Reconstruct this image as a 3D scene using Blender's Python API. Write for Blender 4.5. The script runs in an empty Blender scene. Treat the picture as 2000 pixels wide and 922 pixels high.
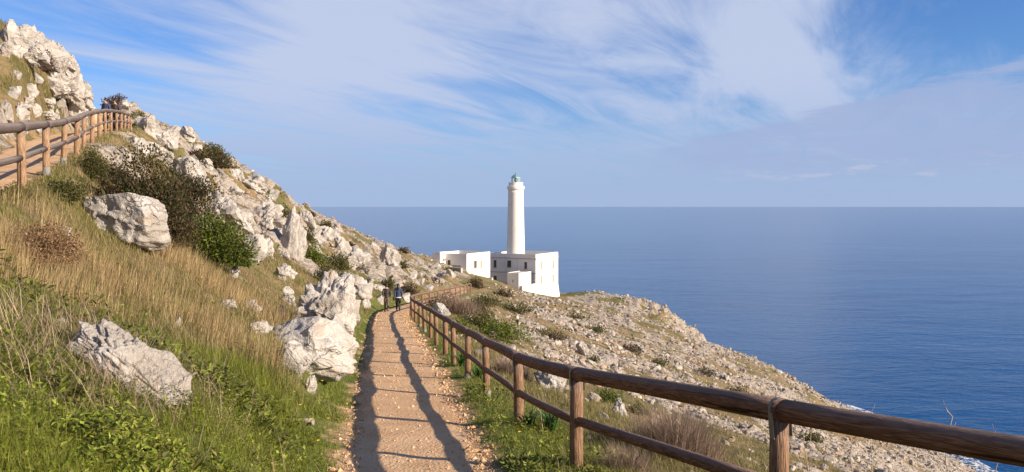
import bpy, bmesh, math, random
import numpy as np
from mathutils import Vector, Matrix

random.seed(7)
RNG = np.random.default_rng(11)
scene = bpy.context.scene
COL = scene.collection
R = math.radians

# ------------------------------------------------------------------ camera
F = 1600.0            # focal length in pixels of the 2000 px wide photograph
CX, HY = 1000.0, 403.0  # principal column, horizon row
SEA = -45.0           # sea level below the eye (eye is the origin)
cam_d = bpy.data.cameras.new('camera')
cam = bpy.data.objects.new('camera', cam_d)
COL.objects.link(cam)
cam_d.sensor_width = 36.0
cam_d.lens = 36.0 * F / 2000.0
cam_d.shift_y = -(461.0 - HY) / 2000.0
cam_d.clip_start = 0.1
cam_d.clip_end = 200000.0
cam.location = (0, 0, 0)
cam.rotation_euler = (R(90), 0, 0)
scene.camera = cam

# ------------------------------------------------------------------ light
SUN_AZ, SUN_EL = 25.5, 23.0     # degrees behind the right hand, degrees up
sd = Vector((math.cos(R(SUN_AZ)) * math.cos(R(SUN_EL)), -math.sin(R(SUN_AZ)) * math.cos(R(SUN_EL)), math.sin(R(SUN_EL))))
sun_d = bpy.data.lights.new('sun', 'SUN')
sun_d.energy = 5.0
sun_d.angle = R(0.55)
sun_d.color = (1.0, 0.85, 0.66)
sun = bpy.data.objects.new('sun', sun_d)
COL.objects.link(sun)
sun.rotation_euler = (-sd).to_track_quat('-Z', 'Y').to_euler()

vs = scene.view_settings
vs.view_transform = 'Standard'
vs.look = 'None'
vs.gamma = 1.0
vs.use_curve_mapping = False
vs.exposure = 0.85

# ---- node helper
class NT:
    def __init__(self, tree):
        self.t = tree
        tree.nodes.clear()
    def n(self, typ, ins=None, **kw):
        nd = self.t.nodes.new(typ)
        for k, v in kw.items():
            setattr(nd, k, v)
        if ins:
            for k, v in ins.items():
                s = nd.inputs[k]
                if isinstance(v, bpy.types.NodeSocket):
                    self.t.links.new(v, s)
                elif isinstance(v, bpy.types.Node):
                    self.t.links.new(v.outputs[0], s)
                else:
                    s.default_value = v
        return nd
    def math(self, op, a, b=None, c=None, clamp=False):
        ins = {0: a}
        if b is not None: ins[1] = b
        if c is not None: ins[2] = c
        return self.n('ShaderNodeMath', ins, operation=op, use_clamp=clamp).outputs[0]
    def vmath(self, op, a, b=None, out=0):
        ins = {0: a}
        if b is not None: ins[1] = b
        return self.n('ShaderNodeVectorMath', ins, operation=op).outputs[out]
    def mix(self, f, a, b, blend='MIX'):
        nd = self.t.nodes.new('ShaderNodeMix')
        nd.data_type = 'RGBA'; nd.blend_type = blend
        for s, v in ((nd.inputs[0], f), (nd.inputs[6], a), (nd.inputs[7], b)):
            if isinstance(v, bpy.types.NodeSocket): self.t.links.new(v, s)
            elif isinstance(v, bpy.types.Node): self.t.links.new(v.outputs[0], s)
            else:
                s.default_value = v if not isinstance(v, tuple) or len(v) == 4 else (*v, 1.0)
        return nd.outputs[2]
    def noise(self, vec, scale, detail=4.0, rough=0.55, dist=0.0, out=0, lac=2.0):
        nd = self.n('ShaderNodeTexNoise', {'Vector': vec, 'Scale': scale, 'Detail': detail, 'Roughness': rough, 'Distortion': dist, 'Lacunarity': lac})
        return nd.outputs[out]
    def ramp(self, f, lo, hi):
        return self.n('ShaderNodeMapRange', {0: f, 1: lo, 2: hi, 3: 0.0, 4: 1.0}, interpolation_type='SMOOTHSTEP').outputs[0]

# ---- sky: clear Nishita blue with high thin cloud spread on a distant plane
world = bpy.data.worlds.new('World')
scene.world = world
world.use_nodes = True
w = NT(world.node_tree)
sky = w.n('ShaderNodeTexSky', sky_type='NISHITA', sun_disc=False, sun_elevation=R(SUN_EL), sun_rotation=R(90 + SUN_AZ),
          altitude=50.0, air_density=1.0, dust_density=0.3, ozone_density=2.0)
tc = w.n('ShaderNodeTexCoord')
gen = tc.outputs['Generated']
sx = w.n('ShaderNodeSeparateXYZ', {0: gen})
zc = w.math('MAXIMUM', sx.outputs[2], 0.0)
zz = w.math('ADD', zc, 0.05)
px = w.math('DIVIDE', sx.outputs[0], zz)
py = w.math('DIVIDE', sx.outputs[1], zz)
pv = w.n('ShaderNodeCombineXYZ', {0: px, 1: py, 2: 0.0}).outputs[0]
def layer(rotz, scl, loc, scale, det, rough, dist):
    v = w.n('ShaderNodeMapping', {'Vector': pv, 'Rotation': (0, 0, R(rotz)), 'Scale': scl, 'Location': loc}, vector_type='TEXTURE').outputs[0]
    return w.noise(v, scale, det, rough, dist)
streak = layer(66, (4.0, 0.9, 1.0), (1.7, 0.35, 0.0), 1.5, 9.0, 0.64, 0.9)     # fine combed filaments
mass = layer(58, (3.2, 1.7, 1.0), (0.6, 2.1, 3.0), 1.3, 6.0, 0.55, 0.8)        # broad veils
soft = layer(75, (2.0, 1.6, 1.0), (5.2, 1.1, 7.0), 0.9, 4.0, 0.5, 0.4)
def blob(dx, dz, cos_in, cos_out):
    v = Vector((dx, 1.0, dz)).normalized()
    d = w.vmath('DOT_PRODUCT', gen, tuple(v), out=1)
    return w.ramp(d, math.cos(R(cos_out)), math.cos(R(cos_in)))
cov = w.math('ADD', w.math('MULTIPLY', streak, 0.80), w.math('ADD', w.math('MULTIPLY', mass, 0.55), w.math('MULTIPLY', soft, 0.30)))
# clear windows top left and top right, thicker veil between them
cov = w.math('SUBTRACT', cov, w.math('MULTIPLY', blob(-0.50, 0.26, 1.0, 13.0), 0.20))
cov = w.math('SUBTRACT', cov, w.math('MULTIPLY', blob(0.58, 0.25, 2.0, 12.0), 0.40))
cov = w.math('ADD', cov, w.math('MULTIPLY', blob(0.42, 0.17, 1.0, 11.0), 0.20))
cov = w.math('ADD', cov, w.math('MULTIPLY', blob(-0.10, 0.20, 1.0, 22.0), 0.05))
cov = w.math('ADD', cov, w.math('MULTIPLY', blob(-0.30, 0.12, 1.0, 18.0), 0.12))
veil = w.ramp(cov, 0.60, 1.03)
low = w.ramp(w.math('SUBTRACT', sx.outputs[2], w.math('MULTIPLY', w.math('SUBTRACT', streak, 0.5), 0.22)), 0.19, 0.02)               # cloud layer closes up towards the horizon
veil = w.math('MAXIMUM', veil, w.math('MULTIPLY', low, 0.96))
veil = w.math('MULTIPLY', veil, w.math('SUBTRACT', 0.93, w.math('MULTIPLY', w.ramp(sx.outputs[2], 0.26, 0.75), 0.65)))   # thin layer: less of it along steep lines of sight
lit = w.mix(w.ramp(sx.outputs[2], 0.02, 0.17), (4.1, 5.3, 8.0), (5.9, 6.7, 8.8))
skyc = w.mix(1.0, sky, (0.62, 0.94, 1.50), 'MULTIPLY')
c1 = w.mix(veil, skyc, lit)
# the grey flat cloud bank low on the right
bx_ = w.math('SUBTRACT', sx.outputs[2], w.math('ADD', w.math('MULTIPLY', sx.outputs[0], 0.24), 0.022))
bn = w.noise(w.n('ShaderNodeMapping', {'Vector': gen, 'Scale': (5.0, 5.0, 30.0)}).outputs[0], 1.4, 7.0, 0.62, 0.3)
bx_ = w.math('SUBTRACT', bx_, w.math('MULTIPLY', w.math('SUBTRACT', bn, 0.5), 0.05))
bank = w.math('MULTIPLY', w.ramp(bx_, 0.006, -0.004), w.ramp(sx.outputs[0], 0.12, 0.26))
bank = w.math('MULTIPLY', bank, w.ramp(sx.outputs[1], 0.0, 0.5))
bank = w.math('MULTIPLY', bank, w.ramp(sx.outputs[2], 0.02, 0.06))
bank = w.math('MULTIPLY', bank, w.ramp(bn, 0.30, 0.55))
c2 = w.mix(w.math('MULTIPLY', bank, 0.85), c1, (3.9, 4.9, 7.5))
# small sunlit puffs just over the horizon
pn = w.noise(w.n('ShaderNodeMapping', {'Vector': gen, 'Scale': (11.0, 11.0, 55.0), 'Location': (3.1, 0.2, 0.4)}).outputs[0], 2.0, 6.0, 0.6, 0.3)
puff = w.math('MULTIPLY', w.ramp(pn, 0.52, 0.68), w.math('MULTIPLY', w.ramp(sx.outputs[2], 0.022, 0.034), w.ramp(sx.outputs[2], 0.062, 0.042)))
puff = w.math('MULTIPLY', puff, w.ramp(sx.outputs[0], 0.15, 0.40))
c3 = w.mix(w.math('MULTIPLY', puff, 0.5), c2, (6.0, 6.3, 7.8))
bg = w.n('ShaderNodeBackground', {'Color': c3, 'Strength': 0.052})
w.n('ShaderNodeOutputWorld', {'Surface': bg})

# ------------------------------------------------------------------ numpy noise
def _hash(ix, iy, iz, seed):
    h = (ix.astype(np.int64) * 374761393 + iy.astype(np.int64) * 668265263 + iz.astype(np.int64) * 2147483647 + seed * 974634777) & 0xFFFFFFFF
    h = ((h ^ (h >> 13)) * 1274126177) & 0xFFFFFFFF
    h = ((h ^ (h >> 16)) * 2246822519) & 0xFFFFFFFF
    h = h ^ (h >> 15)
    return (h & 0xFFFFFF).astype(np.float64) / 0xFFFFFF * 2.0 - 1.0
def vnoise(x, y, z=None, seed=0):
    if z is None: z = np.zeros_like(x)
    fx, fy, fz = np.floor(x), np.floor(y), np.floor(z)
    ix, iy, iz = fx.astype(np.int64), fy.astype(np.int64), fz.astype(np.int64)
    u, v, t = x - fx, y - fy, z - fz
    u = u * u * u * (u * (u * 6 - 15) + 10); v = v * v * v * (v * (v * 6 - 15) + 10); t = t * t * t * (t * (t * 6 - 15) + 10)
    def c(a, b, d): return _hash(ix + a, iy + b, iz + d, seed)
    x00 = c(0,0,0) * (1-u) + c(1,0,0) * u; x10 = c(0,1,0) * (1-u) + c(1,1,0) * u
    r0 = x00 * (1-v) + x10 * v
    if not np.any(t): return r0
    x01 = c(0,0,1) * (1-u) + c(1,0,1) * u; x11 = c(0,1,1) * (1-u) + c(1,1,1) * u
    return r0 * (1-t) + (x01 * (1-v) + x11 * v) * t
def fbm(x, y, z=None, octv=4, seed=0, gain=0.5, lac=2.03):
    a, s, out = 1.0, 1.0, 0.0
    for o in range(octv):
        out = out + a * vnoise(x * s + 17.3 * o, y * s - 9.1 * o, None if z is None else z * s + 5.7 * o, seed + o)
        a *= gain; s *= lac
    return out
def sstep(x, a, b):
    t = np.clip((x - a) / (b - a), 0, 1)
    return t * t * (3 - 2 * t)

# ------------------------------------------------------------------ terrain
def P(x, y, d):
    """photo pixel at distance d -> point"""
    return ((x - CX) / F * d, d, (HY - y) / F * d)
PATH = np.array([  # y, x, z of the lower path's centre
 (-12, 1.6, -0.7), (-6, 0.9, -1.15), (0, 0.2, -1.7), (4, -0.3, -2.2), (8.5, -0.98, -2.77), (12.1, -1.5, -3.2), (17, -2.25, -3.64), (25, -3.5, -4.32), (35, -5.1, -5.2),
 (44, -6.5, -6.0), (49, -7.15, -6.46), (54, -7.55, -6.9), (61, -7.45, -7.42), (73, -6.85, -8.3), (85, -6.35, -9.2), (95, -6.2, -10.0), (110, -7.2, -11.0), (125, -9.0, -12.0)])
LOWER_POSTS = [(3.46, 2.78, -2.12), (1.69, 5.2, -2.31), (0.67, 8.55, -2.77), (0.10, 11.5, -3.15), (-0.45, 14.6, -3.44), (-0.93, 17.2, -3.66),
 (-1.42, 20.0, -3.9), (-1.84, 22.6, -4.12), (-2.36, 25.6, -4.37), (-2.85, 28.6, -4.64), (-3.4, 31.9, -4.93), (-3.95, 35.2, -5.22), (-4.6, 39.0, -5.57),
 (-5.25, 43.2, -5.94), (-5.75, 46.5, -6.23), (-6.05, 49.4, -6.48), (-6.25, 53.0, -6.78), (-6.2, 56.5, -7.05), (-6.05, 60.2, -7.33), (-5.85, 64.2, -7.64),
 (-5.6, 68.5, -7.97), (-5.45, 72.8, -8.3), (-5.3, 77, -8.62), (-5.12, 81.4, -8.95), (-5.0, 86, -9.3), (-4.9, 90.6, -9.65), (-4.8, 95, -10.0)]
_uf = [(-60, 242, 10.2), (43, 240.7, 13), (91, 237, 16.4), (124, 232, 19.2), (150, 227.5, 21.8), (164, 221, 24.6), (180, 217, 28), (194, 214, 31.2), (206, 213, 34.5),
       (217, 213.5, 38), (228, 215.5, 41.3), (237, 217.6, 44.6), (244.5, 220, 48), (250.5, 222.5, 51.4), (256, 225, 55)]
UPPER_POSTS = []
for (a, b, d) in _uf:
    p = P(a, b, d); UPPER_POSTS.append((p[0], p[1], p[2] - 1.08))
UP = np.array([(y, x - 1.25, z) for (x, y, z) in UPPER_POSTS])
UP = np.vstack([[(2, UP[0, 1] + 1.6, UP[0, 2] - 0.55)], UP, [(70, -36.5, 5.2)]])
ctl = []
for (y, x, z) in PATH: ctl.append((x, y, z))
for (x, y, z) in LOWER_POSTS: ctl.append((x, y, z - 0.02))
for (x, y, z) in UPPER_POSTS[::2]: ctl.append((x, y, z))
for (y, x, z) in UP[::2]: ctl.append((x - 0.4, y, z + 0.05))
def cp(x, y, d): ctl.append(P(x, y, d))
for a in [  # left hill, read from the photograph: pixel and the distance at which its slope fits the path
 (230, 475, 14), (400, 500, 22), (500, 600, 18), (300, 700, 8), (100, 650, 7), (0, 922, 4.2), (300, 922, 5.4), (0, 500, 10), (600, 500, 55), (550, 450, 60),
 (700, 550, 60), (450, 420, 50), (750, 500, 105), (800, 530, 115), (850, 530, 150), (900, 545, 140), (950, 549, 188), (870, 522, 188), (840, 506, 195),
 (985, 553, 204), (1093, 579, 217), (1046, 574, 203),
 (0, 98, 32), (60, 114, 36), (118, 128, 41), (138, 160, 44), (160, 180, 47.5), (185, 195, 50), (205, 202, 53), (240, 212, 60), (300, 228, 66), (350, 262, 75), (420, 312, 95), (500, 376, 120), (600, 412, 150), (700, 455, 178), (780, 488, 192),
 (330, 330, 45), (280, 300, 38), (420, 350, 70),
 (1100, 640, 100), (1200, 700, 75), (1300, 640, 160), (1400, 684, 148), (1500, 712, 155), (1600, 784, 168), (1750, 864, 150), (1450, 760, 100), (1300, 780, 60), (1700, 900, 96),
 (1383, 674, 200), (1340, 637, 207), (1300, 607, 213), (1240, 590, 220), (1160, 574, 228)]:
    cp(*a)
cp(-80, 130, 30)
ctl += [(72.4, 186, -45), (80, 149, -45.2), (79.5, 138, -45.2), (96, 100, -54), (96, 150, -54), (90, 190, -54), (70, 240, -54), (30, 275, -54), (-20, 290, -50), (62, 203, -47),
 (25, 252, -42), (46, 238, -45), (45, 177, -37), (-20, 232, -21), (-45, 215, -12), (-60, 240, -20), (-80, 180, 4), (-70, 120, 7), (-55, 80, 6.5), (-40, 60, 6.5), (-36, 45, 5.6),
 (-30, 30, 5.8), (-26, 18, 6.0), (-19, 12, 5.2), (-13.5, 7, 2.6), (-9.5, 3, 0.9), (-6, -4, 0.4), (-12, -8, 3), (-25, 0, 8), (-30, -20, 9),
 (3.2, 9, -3.25), (3.0, 14, -4.2), (5.2, 4.2, -3.2), (2.8, 20, -5.2), (8, 5, -4.9), (15, 8, -8.8), (15, 22, -9.9), (30, 10, -18), (32, 45, -19.5), (60, 30, -37), (76, 40, -45), (79, 85, -45), (76, -20, -45), (20, -20, -8), (6, -6, -3),
 (95, 0, -54), (95, 50, -54), (2, 60, -10.2), (0, 45, -8.4), (-1, 75, -10.6)]
CTL = np.array(ctl)
def _tps(r2):
    return 0.5 * r2 * np.log(r2 + 1e-9)
def _fit():
    n = len(CTL); S = 50.0
    xy = CTL[:, :2] / S
    d2 = ((xy[:, None] - xy[None]) ** 2).sum(-1)
    A = np.zeros((n + 3, n + 3)); A[:n, :n] = _tps(d2) + np.eye(n) * 2e-4
    A[:n, n] = 1; A[:n, n+1:] = xy; A[n, :n] = 1; A[n+1:, :n] = xy.T
    return np.linalg.solve(A, np.concatenate([CTL[:, 2], np.zeros(3)])), xy, S
_W, _XY, _S = _fit()
def base_h(x, y):
    out = np.empty(x.shape); xf, yf, of = x.ravel() / _S, y.ravel() / _S, out.ravel()
    for i in range(0, xf.size, 20000):
        a, b = xf[i:i+20000], yf[i:i+20000]
        d2 = (a[:, None] - _XY[None, :, 0]) ** 2 + (b[:, None] - _XY[None, :, 1]) ** 2
        of[i:i+20000] = _tps(d2) @ _W[:-3] + _W[-3] + _W[-2] * a + _W[-1] * b
    return of.reshape(x.shape)
def path_lat(x, y):      # signed distance from the lower path's centre, its height, half width
    cx = np.interp(y, PATH[:, 0], PATH[:, 1]); z = np.interp(y, PATH[:, 0], PATH[:, 2])
    return (x - cx) * 0.985, z, np.interp(y, [0, 9, 17, 60], [0.78, 0.82, 0.95, 0.98])
def up_lat(x, y):
    cx = np.interp(y, UP[:, 0], UP[:, 1]); z = np.interp(y, UP[:, 0], UP[:, 2])
    return (x - cx) * 0.89, z
_fx = np.array([p[0] for p in LOWER_POSTS]); _fy = np.array([p[1] for p in LOWER_POSTS])
def fence_lat(x, y):
    return x - np.interp(y, _fy, _fx)
def rockiness(x, y):
    """0 grass .. 1 bare broken limestone, a property of the ground"""
    fl = fence_lat(x, y)
    right = sstep(fl + 2.0 * vnoise(x * .3, y * .3, seed=5), 3.0, 10.0)
    n = fbm(x * 0.16, y * 0.16, octv=4, seed=21)
    n2 = fbm(x * 0.5 + 0.3 * y, y * 0.5, octv=3, seed=33)
    r = right * sstep(n + 0.35 * n2, -0.55, 0.35)
    left = (1 - right) * sstep(n + 0.5 * n2 + 0.15 * np.clip((-fl - 14) / 12, 0, 1), -0.05, 0.40) * sstep(y, 14, 30) * sstep(-fl, 2.5, 5.0)
    l2, _ = up_lat(x, y)
    crag = sstep(-l2, 3.2, 4.6) * sstep(y, 24, 31) * (1 - sstep(y, 60, 75)) * sstep(base_cache(x, y), 4.2, 5.6)
    cliff = sstep(x, 28, 45) * sstep(y, 120, 170)
    low = sstep(base_cache(x, y), -30, -38)
    return np.clip(np.maximum(np.maximum(r, left), np.maximum(cliff, low)), 0, 1)
def base_cache(x, y):
    return base_h(x, y)
def H(x, y, rough=True):
    x = np.asarray(x, float); y = np.asarray(y, float)
    z = base_h(x, y)
    d = np.hypot(x, y)
    if rough:
        rk = rockiness(x, y)
        n1 = fbm(x * 0.33, y * 0.33, octv=3, seed=3)
        n2 = fbm(x * 1.3, y * 1.3, octv=3, seed=9)
        rid = 1 - np.abs(fbm(x * 0.6, y * 0.6, octv=4, seed=41))
        st = np.abs(vnoise(x * 0.45 + 0.25 * y, y * 0.4, seed=87)) + 0.5 * np.abs(vnoise(x * 1.2, y * 1.0, seed=88))
        z = z + 0.10 * n1 + 0.03 * n2 + rk * (0.34 * (rid - 0.6) + 0.16 * n2 + np.where(x < -4, 1.1, 0.35) * (st - 0.45)) * np.clip(d / 40, 0.3, 1.0)
        cl = sstep(x, 26, 40) * sstep(y, 165, 195)
        bl = np.abs(vnoise(x * 0.5 + 0.2 * y, y * 0.35, seed=77)) + 0.5 * np.abs(vnoise(x * 1.1, y * 0.9, seed=78))
        z = z + cl * (2.0 * (bl - 0.4))
    l, zp, hw = path_lat(x, y)
    wl = np.where(l < 0, 1 - sstep(-l, hw + 0.1, hw + 1.1), 1 - sstep(l, hw + 0.25, hw + 1.5)) * (1 - sstep(y, 108, 122))
    bump = 0.018 * fbm(x * 1.1, y * 1.1, octv=3, seed=51) + 0.05 * sstep(np.abs(l), hw - 0.1, hw + 0.35) * (1 - sstep(np.abs(l), hw + .5, hw + 1.2))
    z = z * (1 - wl) + (zp + bump) * wl
    l2, zu = up_lat(x, y)
    w2 = np.where(l2 < 0, 1 - sstep(-l2, 1.05, 1.75), 1 - sstep(l2, 1.15, 2.2)) * sstep(y, 2, 5) * (1 - sstep(y, 58, 66))
    z = z * (1 - w2) + (zu + 0.02 * fbm(x, y, octv=2, seed=52)) * w2
    return z
def H1(x, y):
    return float(H(np.array([x]), np.array([y]))[0])
def hit(px, py, dmin=2.5, dmax=330.0):
    """where the ray through a photo pixel meets the ground"""
    d = np.exp(np.linspace(math.log(dmin), math.log(dmax), 900))
    kx, kz = (px - CX) / F, (HY - py) / F
    g = H(kx * d, d, rough=False) - kz * d
    i = np.argmax(g > 0)
    if g[i] <= 0: return None
    dd = d[i] if i == 0 else d[i-1] + (d[i] - d[i-1]) * (-g[i-1]) / (g[i] - g[i-1] + 1e-12)
    return Vector((kx * dd, dd, H1(kx * dd, dd)))

# ------------------------------------------------------------------ mesh helpers
def np_mesh(name, V, Fc, attrs=None, smooth=False):
    """V (n,3), Fc (m,k) one polygon size"""
    V = np.asarray(V, np.float32); Fc = np.asarray(Fc, np.int32)
    me = bpy.data.meshes.new(name)
    k = Fc.shape[1]
    me.vertices.add(len(V)); me.vertices.foreach_set('co', V.ravel())
    me.loops.add(Fc.size); me.loops.foreach_set('vertex_index', Fc.ravel())
    me.polygons.add(len(Fc)); me.polygons.foreach_set('loop_start', np.arange(0, Fc.size, k, dtype=np.int32))
    me.polygons.foreach_set('use_smooth', np.full(len(Fc), smooth, dtype=bool))
    if attrs:
        for an, (typ, data) in attrs.items():
            a = me.attributes.new(an, typ, 'POINT')
            data = np.asarray(data, np.float32)
            if typ == 'FLOAT_COLOR':
                if data.shape[1] == 3: data = np.hstack([data, np.ones((len(data), 1), np.float32)])
                a.data.foreach_set('color', data.ravel())
            elif typ == 'FLOAT_VECTOR': a.data.foreach_set('vector', data.ravel())
            else: a.data.foreach_set('value', data.ravel())
    me.update(calc_edges=True)
    return me
class MB:
    """collects polygons of any size, then one mesh"""
    def __init__(self): self.v = []; self.f = []; self.wp = []
    def quad(self, *p):
        i = len(self.v); self.v += [tuple(q) for q in p]; self.f.append(tuple(range(i, i + len(p))))
    def box(self, c, ex, ey, ez):
        """centre and three half-extent vectors"""
        c, ex, ey, ez = Vector(c), Vector(ex), Vector(ey), Vector(ez)
        i = len(self.v)
        for a in (-1, 1):
            for b in (-1, 1):
                for g in (-1, 1): self.v.append(tuple(c + a * ex + b * ey + g * ez))
        for q in ((0,1,3,2), (4,6,7,5), (0,4,5,1), (2,3,7,6), (0,2,6,4), (1,5,7,3)): self.f.append(tuple(i + k for k in q))
    def lathe(self, c, prof, n=32, cap=True):
        """prof list of (r, z)"""
        i0 = len(self.v); c = Vector(c)
        for (r, z) in prof:
            for k in range(n):
                a = 2 * math.pi * k / n
                self.v.append((c.x + r * math.cos(a), c.y + r * math.sin(a), c.z + z))
        for j in range(len(prof) - 1):
            for k in range(n):
                a, b = i0 + j * n + k, i0 + j * n + (k + 1) % n
                self.f.append((a, b, b + n, a + n))
        if cap:
            self.f.append(tuple(i0 + k for k in range(n))[::-1]); self.f.append(tuple(i0 + (len(prof) - 1) * n + k for k in range(n)))
    def tube(self, pts, rad, n=8, cap=True, seed=0.0, wob=0.0):
        pts = [Vector(p) for p in pts]; i0 = len(self.v)
        L = 0.0; rr = random.Random(seed)
        for j, p in enumerate(pts):
            t = (pts[min(j + 1, len(pts) - 1)] - pts[max(j - 1, 0)]).normalized()
            up = Vector((0, 0, 1)) if abs(t.z) < 0.9 else Vector((0, 1, 0))
            s = t.cross(up).normalized(); u = s.cross(t).normalized()
            if j: L += (p - pts[j-1]).length
            r = rad[j] if isinstance(rad, (list, tuple)) else rad
            for k in range(n):
                a = 2 * math.pi * k / n
                r2 = r * (1 + wob * (rr.random() - 0.5))
                self.v.append(tuple(p + s * (math.cos(a) * r2) + u * (math.sin(a) * r2)))
                self.wp.append((L + seed * 7.13, math.cos(a) * r + seed * 1.7, math.sin(a) * r))
        m = len(pts)
        for j in range(m - 1):
            for k in range(n):
                a, b = i0 + j * n + k, i0 + j * n + (k + 1) % n
                self.f.append((a, b, b + n, a + n))
        if cap:
            self.f.append(tuple(i0 + k for k in range(n))[::-1]); self.f.append(tuple(i0 + (m - 1) * n + k for k in range(n)))
    def build(self, name, mat, parent=None, smooth=False, angle=None):
        o0 = Vector((0, 0, 0)) if parent is None else ORG.get(parent.name, Vector((0, 0, 0)))
        me = bpy.data.meshes.new(name)
        me.from_pydata([tuple(Vector(v) - o0) for v in self.v], [], self.f)
        if self.wp and len(self.wp) == len(self.v):
            a = me.attributes.new('wp', 'FLOAT_VECTOR', 'POINT'); a.data.foreach_set('vector', np.array(self.wp, np.float32).ravel())
        if smooth: me.polygons.foreach_set('use_smooth', np.ones(len(me.polygons), dtype=bool))
        me.update()
        return link(name, me, mat, parent)
ORG = {}
def link(name, me, mat, parent=None):
    if mat is not None and not me.materials: me.materials.append(mat)
    o = bpy.data.objects.new(name, me); COL.objects.link(o)
    if parent is not None:
        o.parent = parent
        ORG[o.name] = ORG.get(parent.name, Vector((0, 0, 0)))
    return o
def tag(o, label=None, cat=None, group=None, kind=None):
    if label: o['label'] = label
    if cat: o['category'] = cat
    if group: o['group'] = group
    if kind: o['kind'] = kind
    return o
def thing(name, loc, label, cat, group=None):
    o = bpy.data.objects.new(name, None); COL.objects.link(o)
    o.location = loc; o.empty_display_size = 0.2; ORG[o.name] = Vector(loc)
    return tag(o, label, cat, group)

# ------------------------------------------------------------------ materials
def mat(name):
    m = bpy.data.materials.new(name); m.use_nodes = True
    return m, NT(m.node_tree)
def finish(t, bsdf): t.n('ShaderNodeOutputMaterial', {'Surface': bsdf})
def plain(name, col, rough=0.7, metal=0.0, var=0.12, scale=3.0):
    m, t = mat(name)
    pos = t.n('ShaderNodeTexCoord').outputs['Object']
    n = t.noise(pos, scale, 4.0)
    c = t.mix(n, tuple(v * (1 - var) for v in col), tuple(min(1, v * (1 + var)) for v in col))
    finish(t, t.n('ShaderNodeBsdfPrincipled', {'Base Color': c, 'Roughness': rough, 'Metallic': metal}))
    return m
def limestone(name, tint=(1, 1, 1), scale=1.0):
    m, t = mat(name)
    pos = t.n('ShaderNodeNewGeometry').outputs['Position']
    oi = t.n('ShaderNodeObjectInfo').outputs['Random']
    a = t.noise(pos, 1.3 * scale, 6.0, 0.6)
    b = t.noise(pos, 7.0 * scale, 6.0, 0.65)
    c = t.noise(pos, 30.0 * scale, 4.0, 0.6)
    def T(v): return tuple(x * y for x, y in zip(v, tint))
    col = t.mix(t.ramp(a, 0.35, 0.65), T((0.34, 0.305, 0.27)), T((0.51, 0.475, 0.44)))
    col = t.mix(t.math('MULTIPLY', t.ramp(b, 0.52, 0.75), 0.5), col, T((0.30, 0.265, 0.235)))        # grey lichen
    col = t.mix(t.math('MULTIPLY', t.ramp(t.noise(pos, 2.3 * scale, 5.0, 0.6), 0.56, 0.74), 0.45), col, T((0.50, 0.32, 0.19)))   # iron stain
    col = t.mix(t.math('MULTIPLY', t.ramp(c, 0.60, 0.78), 0.55), col, T((0.16, 0.145, 0.13)))      # pits
    vor = t.n('ShaderNodeTexVoronoi', {'Vector': pos, 'Scale': 5.0 * scale}, feature='DISTANCE_TO_EDGE').outputs['Distance']
    col = t.mix(t.math('MULTIPLY', t.ramp(vor, 0.05, 0.0), 0.25), col, T((0.3, 0.26, 0.22)))
    sc_ = t.n('ShaderNodeVectorMath', {0: t.noise(pos, 2.2 * scale, 4.0, 0.6, out=1)}, operation='SCALE'); sc_.inputs['Scale'].default_value = 0.6
    wv = t.vmath('ADD', pos, sc_.outputs[0])
    crk = t.n('ShaderNodeTexVoronoi', {'Vector': t.n('ShaderNodeMapping', {'Vector': wv, 'Rotation': (0.3, 0.5, 0.2), 'Scale': (1.0, 1.0, 2.2)}).outputs[0], 'Scale': 1.5 * scale}, feature='DISTANCE_TO_EDGE').outputs['Distance']
    line = t.math('MULTIPLY', t.ramp(crk, 0.045, 0.0), t.ramp(t.noise(pos, 1.1 * scale, 3.0), 0.40, 0.60))
    col = t.mix(t.math('MULTIPLY', line, 0.5), col, T((0.13, 0.11, 0.095)))
    col = t.mix(t.math('MULTIPLY', t.ramp(t.noise(pos, 11.0 * scale, 3.0, 0.5), 0.66, 0.74), 0.55), col, T((0.50, 0.33, 0.10)))   # orange lichen
    hgt = t.math('ADD', t.math('MULTIPLY', b, 0.6), t.math('SUBTRACT', t.math('MULTIPLY', c, 0.35), t.math('MULTIPLY', line, 0.3)))
    bmp = t.n('ShaderNodeBump', {'Height': hgt, 'Strength': 0.9, 'Distance': 0.11 / scale})
    finish(t, t.n('ShaderNodeBsdfPrincipled', {'Base Color': col, 'Roughness': 0.9, 'Normal': bmp.outputs[0], 'Specular IOR Level': 0.2}))
    return m
M = {}
M['rock'] = limestone('limestone', (1, 1, 1), 1.0)
M['rock_far'] = limestone('weathered_limestone', (0.93, 0.90, 0.88), 0.35)

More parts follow.
